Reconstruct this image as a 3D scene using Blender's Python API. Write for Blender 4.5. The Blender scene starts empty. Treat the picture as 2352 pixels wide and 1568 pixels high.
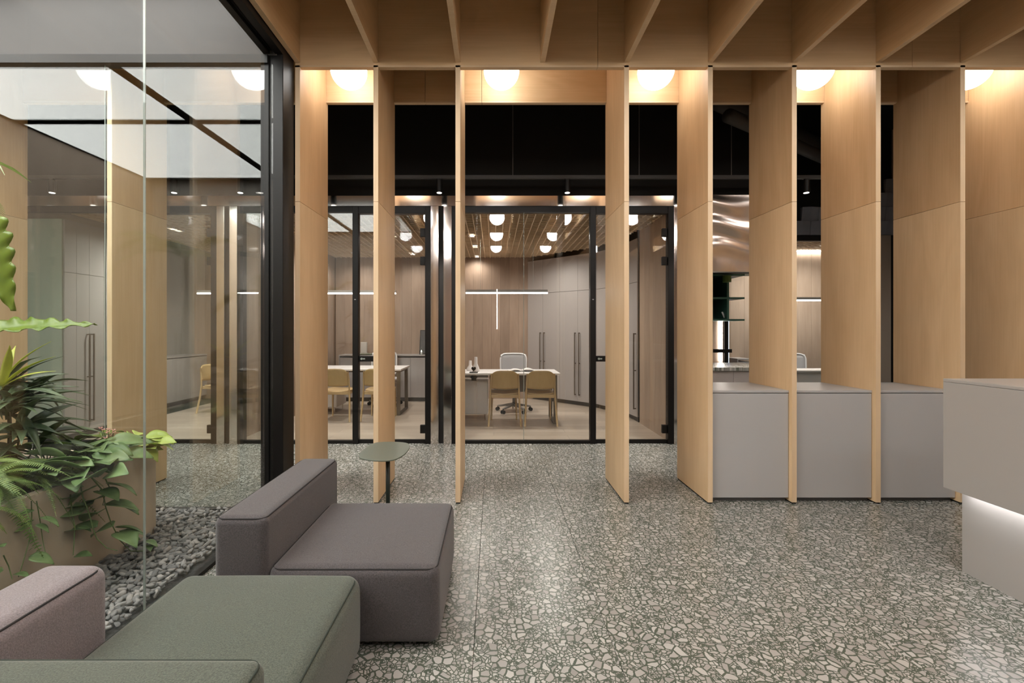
import bpy, bmesh, math, random
from mathutils import Vector, Matrix, Euler
random.seed(7)
sc = bpy.context.scene
C = sc.collection
PI = math.pi

# ------------------------------------------------------------------ camera, world, exposure
EYE = 1.36
FPX = 1055.0
VX, VY = 1134.0, 757.0
cam_d = bpy.data.cameras.new('camera')
cam_d.sensor_width = 36.0
cam_d.lens = FPX / 2352 * 36.0
cam_d.shift_x = (1176 - VX) / 2352
cam_d.shift_y = -(784 - VY) / 2352
cam_d.clip_start = 0.02
cam = bpy.data.objects.new('camera', cam_d)
cam.location = (0, 0, EYE)
cam.rotation_euler = (PI / 2, 0, 0)
C.objects.link(cam)
sc.camera = cam
w = bpy.data.worlds.new('world')
w.use_nodes = True
w.node_tree.nodes['Background'].inputs[0].default_value = (1.0, 0.93, 0.86, 1)
w.node_tree.nodes['Background'].inputs[1].default_value = 0.03
sc.world = w
sc.view_settings.view_transform = 'Standard'
sc.view_settings.look = 'None'
sc.view_settings.gamma = 1.0
sc.view_settings.exposure = 1.7
sc.view_settings.use_curve_mapping = False
try:
    sc.cycles.transparent_max_bounces = 16
    sc.cycles.max_bounces = 7
    sc.cycles.diffuse_bounces = 4
    sc.cycles.glossy_bounces = 4
    sc.cycles.caustics_reflective = False
    sc.cycles.caustics_refractive = False
    sc.cycles.sample_clamp_indirect = 8.0
except Exception:
    pass
L_ATRIUM = 2.95      # luminous ceiling over the plants
L_GLOBE = 2.7       # opal globes between the fins, dimmed
L_GLOBE2 = 11.8     # opal globes over the seating
L_BAR = 6.0         # linear pendants
W_SPOT = 62.0
W_DOWN = 22.0

def px(x, Y):            # photograph column -> X at depth Y
    return (x - VX) * Y / FPX
def pz(y, Y):            # photograph row -> height at depth Y
    return EYE - (y - VY) * Y / FPX
def on_z(x, y, Z):       # photograph point -> X, Y on the level Z
    Y = FPX * (EYE - Z) / (y - VY)
    return px(x, Y), Y

# ------------------------------------------------------------------ materials
M = {}
def new_mat(name):
    m = bpy.data.materials.new(name)
    m.use_nodes = True
    M[name] = m
    nt = m.node_tree
    return m, nt, nt.nodes['Principled BSDF']

def plain(name, col, rough=0.5, metal=0.0, spec=0.5, sheen=0.0, bump=0.0, bscale=200.0, var=0.0, vscale=6.0):
    m, nt, b = new_mat(name)
    b.inputs['Base Color'].default_value = (*col, 1)
    b.inputs['Roughness'].default_value = rough
    b.inputs['Metallic'].default_value = metal
    b.inputs['Specular IOR Level'].default_value = spec
    if sheen:
        b.inputs['Sheen Weight'].default_value = sheen
        b.inputs['Sheen Roughness'].default_value = 0.5
    if bump or var:
        tc = nt.nodes.new('ShaderNodeTexCoord')
    if bump:
        n = nt.nodes.new('ShaderNodeTexNoise'); n.inputs['Scale'].default_value = bscale; n.inputs['Detail'].default_value = 3
        nt.links.new(tc.outputs['Object'], n.inputs['Vector'])
        bp = nt.nodes.new('ShaderNodeBump'); bp.inputs['Strength'].default_value = bump; bp.inputs['Distance'].default_value = 0.004
        nt.links.new(n.outputs['Fac'], bp.inputs['Height']); nt.links.new(bp.outputs['Normal'], b.inputs['Normal'])
    if var:
        n2 = nt.nodes.new('ShaderNodeTexNoise'); n2.inputs['Scale'].default_value = vscale; n2.inputs['Detail'].default_value = 4
        nt.links.new(tc.outputs['Object'], n2.inputs['Vector'])
        mx = nt.nodes.new('ShaderNodeMix'); mx.data_type = 'RGBA'
        mx.inputs['A'].default_value = (*[c * (1 - var) for c in col], 1)
        mx.inputs['B'].default_value = (*[min(1, c * (1 + var)) for c in col], 1)
        nt.links.new(n2.outputs['Fac'], mx.inputs['Factor'])
        nt.links.new(mx.outputs['Result'], b.inputs['Base Color'])
    return m

def emit(name, col, strength):
    m = bpy.data.materials.new(name); m.use_nodes = True; M[name] = m
    nt = m.node_tree; nt.nodes.clear()
    o = nt.nodes.new('ShaderNodeOutputMaterial'); e = nt.nodes.new('ShaderNodeEmission')
    e.inputs['Color'].default_value = (*col, 1); e.inputs['Strength'].default_value = strength
    nt.links.new(e.outputs[0], o.inputs['Surface'])
    return m

def wood(name, light, dark, axis='Z', rough=0.45, scale=1.0, rnd=0.10, contrast=0.42, board=0.0):
    m, nt, b = new_mat(name)
    N, Lk = nt.nodes, nt.links
    tc = N.new('ShaderNodeTexCoord'); oi = N.new('ShaderNodeObjectInfo')
    add = N.new('ShaderNodeVectorMath'); add.operation = 'ADD'
    mul = N.new('ShaderNodeVectorMath'); mul.operation = 'SCALE'
    cmb = N.new('ShaderNodeCombineXYZ')
    for i in range(3): Lk.new(oi.outputs['Random'], cmb.inputs[i])
    Lk.new(cmb.outputs[0], mul.inputs[0]); mul.inputs['Scale'].default_value = 37.0
    Lk.new(tc.outputs['Object'], add.inputs[0]); Lk.new(mul.outputs[0], add.inputs[1])
    mp = N.new('ShaderNodeMapping'); Lk.new(add.outputs[0], mp.inputs['Vector'])
    lo, hi = 0.42 * scale, 2.6 * scale
    mp.inputs['Scale'].default_value = {'Z': (hi, hi, lo), 'X': (lo, hi, hi), 'Y': (hi, lo, hi)}[axis]
    n1 = N.new('ShaderNodeTexNoise'); n1.inputs['Scale'].default_value = 1.3; n1.inputs['Detail'].default_value = 3; n1.inputs['Distortion'].default_value = 0.8
    Lk.new(mp.outputs[0], n1.inputs['Vector'])
    # contour lines of a slow noise give cathedral grain
    m1 = N.new('ShaderNodeMath'); m1.operation = 'MULTIPLY'; m1.inputs[1].default_value = 30.0
    Lk.new(n1.outputs['Fac'], m1.inputs[0])
    sn = N.new('ShaderNodeMath'); sn.operation = 'SINE'; Lk.new(m1.outputs[0], sn.inputs[0])
    mp2 = N.new('ShaderNodeMapping'); Lk.new(add.outputs[0], mp2.inputs['Vector'])
    mp2.inputs['Scale'].default_value = {'Z': (90, 90, 2.2), 'X': (2.2, 90, 90), 'Y': (90, 2.2, 90)}[axis]
    n2 = N.new('ShaderNodeTexNoise'); n2.inputs['Scale'].default_value = 1.0; n2.inputs['Detail'].default_value = 2
    Lk.new(mp2.outputs[0], n2.inputs['Vector'])
    n3 = N.new('ShaderNodeTexNoise'); n3.inputs['Scale'].default_value = 1.7; n3.inputs['Detail'].default_value = 4
    mp3 = N.new('ShaderNodeMapping'); Lk.new(add.outputs[0], mp3.inputs['Vector'])
    mp3.inputs['Scale'].default_value = {'Z': (3.2, 3.2, .8), 'X': (.8, 3.2, 3.2), 'Y': (3.2, .8, 3.2)}[axis]
    Lk.new(mp3.outputs[0], n3.inputs['Vector'])
    a1 = N.new('ShaderNodeMath'); a1.operation = 'MULTIPLY_ADD'; a1.inputs[1].default_value = 0.075; Lk.new(sn.outputs[0], a1.inputs[0])
    n2s = N.new('ShaderNodeMath'); n2s.operation = 'MULTIPLY_ADD'; n2s.inputs[1].default_value = 0.55; n2s.inputs[2].default_value = 0.225; Lk.new(n2.outputs['Fac'], n2s.inputs[0]); Lk.new(n2s.outputs[0], a1.inputs[2])
    a2 = N.new('ShaderNodeMath'); a2.operation = 'ADD'; Lk.new(a1.outputs[0], a2.inputs[0]); Lk.new(n3.outputs['Fac'], a2.inputs[1])
    mr = N.new('ShaderNodeMapRange'); mr.inputs['From Min'].default_value = 1.0 - contrast; mr.inputs['From Max'].default_value = 1.0 + contrast
    Lk.new(a2.outputs[0], mr.inputs['Value'])
    mx = N.new('ShaderNodeMix'); mx.data_type = 'RGBA'
    mx.inputs['A'].default_value = (*dark, 1); mx.inputs['B'].default_value = (*light, 1)
    Lk.new(mr.outputs[0], mx.inputs['Factor'])
    hs = N.new('ShaderNodeHueSaturation')
    vr = N.new('ShaderNodeMapRange'); vr.inputs['To Min'].default_value = 1 - rnd; vr.inputs['To Max'].default_value = 1 + rnd
    Lk.new(oi.outputs['Random'], vr.inputs['Value']); Lk.new(vr.outputs[0], hs.inputs['Value'])
    Lk.new(mx.outputs['Result'], hs.inputs['Color'])
    Lk.new(hs.outputs['Color'], b.inputs['Base Color'])
    b.inputs['Roughness'].default_value = rough
    b.inputs['Specular IOR Level'].default_value = 0.4
    return m

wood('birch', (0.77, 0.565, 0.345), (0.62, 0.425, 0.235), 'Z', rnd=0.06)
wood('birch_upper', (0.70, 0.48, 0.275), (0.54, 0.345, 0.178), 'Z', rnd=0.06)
wood('birch_h', (0.72, 0.515, 0.305), (0.56, 0.375, 0.20), 'X', rnd=0.06)
wood('birch_r', (0.72, 0.515, 0.305), (0.56, 0.375, 0.20), 'Y', rnd=0.06)
wood('birch_edge', (0.74, 0.57, 0.38), (0.60, 0.43, 0.26), 'Z', rnd=0.03)
wood('birch_edge_h', (0.74, 0.57, 0.38), (0.60, 0.43, 0.26), 'X', rnd=0.03)
wood('oak_panel', (0.40, 0.292, 0.222), (0.27, 0.188, 0.138), 'Z', rough=0.5, rnd=0.12)
wood('oak_light', (0.46, 0.355, 0.275), (0.33, 0.24, 0.18), 'Z', rough=0.5, rnd=0.08)
wood('chair_wood', (0.60, 0.43, 0.235), (0.48, 0.33, 0.165), 'Z', rough=0.4, rnd=0.04)
wood('chair_ply', (0.50, 0.35, 0.17), (0.40, 0.265, 0.115), 'Z', rough=0.4, rnd=0.04)
wood('grid_wood', (0.74, 0.59, 0.42), (0.62, 0.47, 0.31), 'Y', rough=0.5, rnd=0.05)
plain('black_metal', (0.007, 0.006, 0.0055), 0.42, spec=0.25)
plain('black_matte', (0.010, 0.009, 0.008), 0.85, spec=0.2)
plain('black_soft', (0.016, 0.015, 0.014), 0.7, spec=0.3)
plain('duct', (0.03, 0.028, 0.026), 0.6)
plain('steel', (0.80, 0.75, 0.71), 0.10, metal=1.0, bump=0.0)
plain('steel_ripple', (0.86, 0.76, 0.70), 0.2, metal=1.0)
plain('grey_lacquer', (0.405, 0.403, 0.402), 0.42)
plain('desk_lacquer', (0.375, 0.362, 0.347), 0.30)
plain('toe_kick', (0.15, 0.14, 0.135), 0.5)
plain('cab_grey', (0.40, 0.37, 0.36), 0.4)
plain('cab_grey_dark', (0.10, 0.09, 0.085), 0.6)
plain('bronze', (0.16, 0.13, 0.105), 0.4, metal=0.6)
plain('leg_bronze', (0.14, 0.115, 0.09), 0.5)
plain('white_lacquer', (0.78, 0.745, 0.735), 0.35)
plain('white_plastic', (0.75, 0.74, 0.75), 0.4)
plain('chair_mesh', (0.42, 0.41, 0.42), 0.8)
plain('mid_grey', (0.25, 0.235, 0.22), 0.5)
plain('paper', (0.72, 0.70, 0.68), 0.7)
plain('ceramic', (0.74, 0.70, 0.69), 0.4)
plain('plaster_texture', (0.52, 0.48, 0.44), 0.9, bump=0.9, bscale=60)
plain('picture_dark', (0.045, 0.04, 0.038), 0.5, var=0.5, vscale=5)
plain('sage', (0.17, 0.19, 0.12), 0.6)
plain('pale_green', (0.42, 0.47, 0.40), 0.25)
plain('green_metal', (0.012, 0.045, 0.030), 0.4)
plain('green_metal_light', (0.03, 0.10, 0.07), 0.4)
plain('lime_tin', (0.13, 0.20, 0.05), 0.4)
plain('table_green', (0.105, 0.118, 0.092), 0.42)
plain('table_stem', (0.018, 0.024, 0.018), 0.4)
plain('bulkhead', (0.062, 0.058, 0.057), 0.8, var=0.06, vscale=2)
plain('concrete', (0.50, 0.415, 0.315), 0.8, bump=0.25, bscale=40, var=0.14, vscale=3)
plain('soil', (0.035, 0.024, 0.016), 0.95, bump=1.0, bscale=90, var=0.5, vscale=40)
plain('gravel_base', (0.035, 0.034, 0.032), 0.95)
plain('wall_paint', (0.42, 0.38, 0.34), 0.85)
plain('acoustic_tile', (0.17, 0.175, 0.20), 0.75, var=0.2, vscale=3)
plain('joint', (0.035, 0.045, 0.035), 0.6)
plain('silicone', (0.30, 0.34, 0.31), 0.2)
plain('pink_petal', (0.72, 0.36, 0.33), 0.6)
plain('label_grey', (0.35, 0.35, 0.35), 0.4)
for nm, c in (('pebble_a', (0.19, 0.184, 0.176)), ('pebble_b', (0.26, 0.25, 0.238)), ('pebble_c', (0.13, 0.127, 0.123)), ('pebble_d', (0.31, 0.29, 0.27))):
    plain(nm, c, 0.8, bump=0.3, bscale=120, var=0.25, vscale=30)

def fabric(name, col, lightcol):
    m, nt, b = new_mat(name)
    N, Lk = nt.nodes, nt.links
    tc = N.new('ShaderNodeTexCoord')
    v = N.new('ShaderNodeTexNoise'); v.inputs['Scale'].default_value = 260; v.inputs['Detail'].default_value = 3; v.inputs['Roughness'].default_value = 0.7
    Lk.new(tc.outputs['Object'], v.inputs['Vector'])
    r = N.new('ShaderNodeMapRange'); r.inputs['From Min'].default_value = 0.35; r.inputs['From Max'].default_value = 0.68
    Lk.new(v.outputs['Fac'], r.inputs['Value'])
    mx = N.new('ShaderNodeMix'); mx.data_type = 'RGBA'
    mx.inputs['A'].default_value = (*col, 1); mx.inputs['B'].default_value = (*lightcol, 1)
    Lk.new(r.outputs[0], mx.inputs['Factor']); Lk.new(mx.outputs['Result'], b.inputs['Base Color'])
    bp = N.new('ShaderNodeBump'); bp.inputs['Strength'].default_value = 0.55; bp.inputs['Distance'].default_value = 0.003
    Lk.new(v.outputs['Fac'], bp.inputs['Height']); Lk.new(bp.outputs['Normal'], b.inputs['Normal'])
    b.inputs['Roughness'].default_value = 0.95
    b.inputs['Specular IOR Level'].default_value = 0.15
    b.inputs['Sheen Weight'].default_value = 0.25
    return m
fabric('fabric_charcoal', (0.054, 0.049, 0.051), (0.108, 0.098, 0.101))
fabric('fabric_green', (0.044, 0.054, 0.042), (0.108, 0.122, 0.098))
fabric('fabric_mauve', (0.155, 0.134, 0.140), (0.262, 0.231, 0.240))
plain('seam_dark', (0.02, 0.018, 0.018), 0.9)
plain('seam_green', (0.022, 0.03, 0.022), 0.9)

def glass_mat(name, tint):
    m = bpy.data.materials.new(name); m.use_nodes = True; M[name] = m
    nt = m.node_tree; nt.nodes.clear(); N, Lk = nt.nodes, nt.links
    o = N.new('ShaderNodeOutputMaterial'); mix = N.new('ShaderNodeMixShader')
    t = N.new('ShaderNodeBsdfTransparent'); t.inputs['Color'].default_value = (*tint, 1)
    g = N.new('ShaderNodeBsdfGlossy'); g.inputs['Roughness'].default_value = 0.0
    fr = N.new('ShaderNodeFresnel'); geo = N.new('ShaderNodeNewGeometry')
    mr = N.new('ShaderNodeMapRange'); mr.inputs['To Min'].default_value = 1.52; mr.inputs['To Max'].default_value = 1 / 1.52
    Lk.new(geo.outputs['Backfacing'], mr.inputs['Value']); Lk.new(mr.outputs[0], fr.inputs['IOR'])
    Lk.new(fr.outputs[0], mix.inputs[0]); Lk.new(t.outputs[0], mix.inputs[1]); Lk.new(g.outputs[0], mix.inputs[2])
    Lk.new(mix.outputs[0], o.inputs['Surface'])
    return m
glass_mat('glass', (0.965, 0.98, 0.97))

emit('luminous', (1.0, 0.985, 0.955), L_ATRIUM)
emit('globe_glow', (1.0, 0.975, 0.945), L_GLOBE)
emit('globe_glow_bright', (1.0, 0.988, 0.972), L_GLOBE2)
emit('bar_glow', (1.0, 0.95, 0.90), L_BAR)
emit('down_glow', (1.0, 0.93, 0.84), 3.0)
emit('led_glow', (1.0, 0.92, 0.84), 10.0)
emit('desk_led', (1.0, 0.96, 0.95), 7.0)
emit('spot_glow', (1.0, 0.95, 0.88), 1.6)
emit('glass_edge_glow', (0.55, 0.70, 1.0), 1.2)

for _n in ('down_glow', 'spot_glow', 'glass_edge_glow'): M[_n].cycles.emission_sampling = 'NONE'

def leaf_mat(name, col, lightc, rough=0.4, trans=0.3):
    m, nt, b = new_mat(name)
    N, Lk = nt.nodes, nt.links
    tc = N.new('ShaderNodeTexCoord'); n = N.new('ShaderNodeTexNoise'); n.inputs['Scale'].default_value = 14; n.inputs['Detail'].default_value = 3
    oi = N.new('ShaderNodeObjectInfo')
    Lk.new(tc.outputs['Object'], n.inputs['Vector'])
    ad = N.new('ShaderNodeMath'); ad.operation = 'MULTIPLY_ADD'; ad.inputs[1].default_value = 0.5
    Lk.new(oi.outputs['Random'], ad.inputs[0]); Lk.new(n.outputs['Fac'], ad.inputs[2])
    r = N.new('ShaderNodeMapRange'); r.inputs['From Min'].default_value = 0.4; r.inputs['From Max'].default_value = 1.05
    Lk.new(ad.outputs[0], r.inputs['Value'])
    mx = N.new('ShaderNodeMix'); mx.data_type = 'RGBA'
    mx.inputs['A'].default_value = (*col, 1); mx.inputs['B'].default_value = (*lightc, 1)
    Lk.new(r.outputs[0], mx.inputs['Factor']); Lk.new(mx.outputs['Result'], b.inputs['Base Color'])
    b.inputs['Roughness'].default_value = rough
    out = N['Material Output']
    tr = N.new('ShaderNodeBsdfTranslucent'); Lk.new(mx.outputs['Result'], tr.inputs['Color'])
    ms = N.new('ShaderNodeMixShader'); ms.inputs[0].default_value = trans
    Lk.new(b.outputs[0], ms.inputs[1]); Lk.new(tr.outputs[0], ms.inputs[2]); Lk.new(ms.outputs[0], out.inputs['Surface'])
    return m
leaf_mat('leaf_heart', (0.085, 0.16, 0.048), (0.23, 0.34, 0.14))
leaf_mat('leaf_dark', (0.030, 0.058, 0.026), (0.14, 0.19, 0.10), 0.35, 0.2)
leaf_mat('leaf_lime', (0.28, 0.40, 0.06), (0.52, 0.62, 0.17), 0.4, 0.35)
leaf_mat('leaf_yellow', (0.38, 0.42, 0.05), (0.55, 0.58, 0.12), 0.4, 0.35)
leaf_mat('leaf_big', (0.065, 0.13, 0.010), (0.17, 0.26, 0.022), 0.32, 0.35)
leaf_mat('leaf_fern', (0.085, 0.155, 0.03), (0.24, 0.34, 0.09), 0.5, 0.3)
leaf_mat('leaf_palm', (0.075, 0.12, 0.022), (0.24, 0.31, 0.09), 0.35, 0.3)
plain('stem_green', (0.10, 0.15, 0.04), 0.5)
plain('stem_brown', (0.07, 0.06, 0.03), 0.7)

def terrazzo():
    m, nt, b = new_mat('terrazzo')
    N, Lk = nt.nodes, nt.links
    tc = N.new('ShaderNodeTexCoord'); oi = N.new('ShaderNodeObjectInfo')
    cmb = N.new('ShaderNodeCombineXYZ')
    m7 = N.new('ShaderNodeMath'); m7.operation = 'MULTIPLY'; m7.inputs[1].default_value = 91.0; Lk.new(oi.outputs['Random'], m7.inputs[0])
    m8 = N.new('ShaderNodeMath'); m8.operation = 'MULTIPLY'; m8.inputs[1].default_value = 53.0; Lk.new(oi.outputs['Random'], m8.inputs[0])
    Lk.new(m7.outputs[0], cmb.inputs[0]); Lk.new(m8.outputs[0], cmb.inputs[1])
    add = N.new('ShaderNodeVectorMath'); add.operation = 'ADD'
    Lk.new(tc.outputs['Object'], add.inputs[0]); Lk.new(cmb.outputs[0], add.inputs[1])
    # drop Z so the chips are flat pieces
    fl = N.new('ShaderNodeVectorMath'); fl.operation = 'MULTIPLY'; fl.inputs[1].default_value = (1, 1, 0)
    Lk.new(add.outputs[0], fl.inputs[0])
    nz = N.new('ShaderNodeTexNoise'); nz.inputs['Scale'].default_value = 22; nz.inputs['Detail'].default_value = 2
    Lk.new(fl.outputs[0], nz.inputs['Vector'])
    sb = N.new('ShaderNodeVectorMath'); sb.operation = 'SUBTRACT'; sb.inputs[1].default_value = (0.5, 0.5, 0.5); Lk.new(nz.outputs['Color'], sb.inputs[0])
    scn = N.new('ShaderNodeVectorMath'); scn.operation = 'SCALE'; scn.inputs['Scale'].default_value = 0.02; Lk.new(sb.outputs[0], scn.inputs[0])
    wv = N.new('ShaderNodeVectorMath'); wv.operation = 'ADD'; Lk.new(fl.outputs[0], wv.inputs[0]); Lk.new(scn.outputs[0], wv.inputs[1])
    def level(scale, th, keep, off):
        of = N.new('ShaderNodeVectorMath'); of.operation = 'ADD'; of.inputs[1].default_value = (off, off * .7, 0); Lk.new(wv.outputs[0], of.inputs[0])
        e = N.new('ShaderNodeTexVoronoi'); e.voronoi_dimensions = '2D'; e.feature = 'DISTANCE_TO_EDGE'; e.inputs['Scale'].default_value = scale
        f = N.new('ShaderNodeTexVoronoi'); f.voronoi_dimensions = '2D'; f.feature = 'F1'; f.inputs['Scale'].default_value = scale
        Lk.new(of.outputs[0], e.inputs['Vector']); Lk.new(of.outputs[0], f.inputs['Vector'])
        gt = N.new('ShaderNodeMapRange'); gt.inputs['From Min'].default_value = th; gt.inputs['From Max'].default_value = th + 0.03
        Lk.new(e.outputs['Distance'], gt.inputs['Value'])
        sep = N.new('ShaderNodeSeparateColor'); Lk.new(f.outputs['Color'], sep.inputs[0])
        lt = N.new('ShaderNodeMath'); lt.operation = 'LESS_THAN'; lt.inputs[1].default_value = keep; Lk.new(sep.outputs[0], lt.inputs[0])
        mu = N.new('ShaderNodeMath'); mu.operation = 'MULTIPLY'; Lk.new(gt.outputs[0], mu.inputs[0]); Lk.new(lt.outputs[0], mu.inputs[1])
        return mu.outputs[0], sep.outputs[1], lt.outputs[0]
    a, ca, ka = level(28, 0.10, 0.46, 0.0)
    b2, cb, kb = level(54, 0.12, 0.68, 3.1)
    c3, cc, kc = level(120, 0.17, 0.55, 7.7)
    def inv(q):
        z = N.new('ShaderNodeMath'); z.operation = 'SUBTRACT'; z.inputs[0].default_value = 1.0; Lk.new(q, z.inputs[1]); return z.outputs[0]
    def mul_(p, q):
        z = N.new('ShaderNodeMath'); z.operation = 'MULTIPLY'; Lk.new(p, z.inputs[0]); Lk.new(q, z.inputs[1]); return z.outputs[0]
    b2 = mul_(b2, inv(ka)); c3 = mul_(mul_(c3, inv(ka)), inv(kb))
    mx1 = N.new('ShaderNodeMath'); mx1.operation = 'MAXIMUM'; Lk.new(a, mx1.inputs[0]); Lk.new(b2, mx1.inputs[1])
    mx2 = N.new('ShaderNodeMath'); mx2.operation = 'MAXIMUM'; Lk.new(mx1.outputs[0], mx2.inputs[0]); Lk.new(c3, mx2.inputs[1])
    tone = N.new('ShaderNodeMix'); tone.data_type = 'FLOAT'; Lk.new(a, tone.inputs['Factor']); Lk.new(cb, tone.inputs['A']); Lk.new(ca, tone.inputs['B'])
    chip = N.new('ShaderNodeValToRGB')
    cr = chip.color_ramp; cr.elements[0].color = (0.262, 0.252, 0.24, 1); cr.elements[1].color = (0.44, 0.43, 0.412, 1)
    e2 = cr.elements.new(0.5); e2.color = (0.36, 0.35, 0.332, 1)
    Lk.new(tone.outputs['Result'], chip.inputs[0])
    mat = N.new('ShaderNodeMix'); mat.data_type = 'RGBA'
    mat.inputs['A'].default_value = (0.078, 0.093, 0.073, 1)
    Lk.new(mx2.outputs[0], mat.inputs['Factor']); Lk.new(chip.outputs[0], mat.inputs['B'])
    Lk.new(mat.outputs['Result'], b.inputs['Base Color'])
    b.inputs['Roughness'].default_value = 0.27
    b.inputs['Specular IOR Level'].default_value = 0.5
terrazzo()

def plank_floor():
    m, nt, b = new_mat('plank_floor')
    N, Lk = nt.nodes, nt.links
    tc = N.new('ShaderNodeTexCoord')
    br = N.new('ShaderNodeTexBrick'); br.offset = 0.37
    br.inputs['Scale'].default_value = 1.0; br.inputs['Brick Width'].default_value = 1.5; br.inputs['Row Height'].default_value = 0.19
    br.inputs['Mortar Size'].default_value = 0.002
    br.inputs['Color1'].default_value = (0.58, 0.485, 0.40, 1); br.inputs['Color2'].default_value = (0.46, 0.375, 0.30, 1); br.inputs['Mortar'].default_value = (0.22, 0.165, 0.12, 1)
    Lk.new(tc.outputs['Object'], br.inputs['Vector'])
    mp = N.new('ShaderNodeMapping'); mp.inputs['Scale'].default_value = (1.2, 30, 1); Lk.new(tc.outputs['Object'], mp.inputs['Vector'])
    n = N.new('ShaderNodeTexNoise'); n.inputs['Scale'].default_value = 1.5; n.inputs['Detail'].default_value = 4; Lk.new(mp.outputs[0], n.inputs['Vector'])
    mr = N.new('ShaderNodeMapRange'); mr.inputs['To Min'].default_value = 0.82; mr.inputs['To Max'].default_value = 1.15; Lk.new(n.outputs['Fac'], mr.inputs['Value'])
    hs = N.new('ShaderNodeHueSaturation'); Lk.new(br.outputs['Color'], hs.inputs['Color']); Lk.new(mr.outputs[0], hs.inputs['Value'])
    Lk.new(hs.outputs[0], b.inputs['Base Color']); b.inputs['Roughness'].default_value = 0.28
plank_floor()

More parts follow.
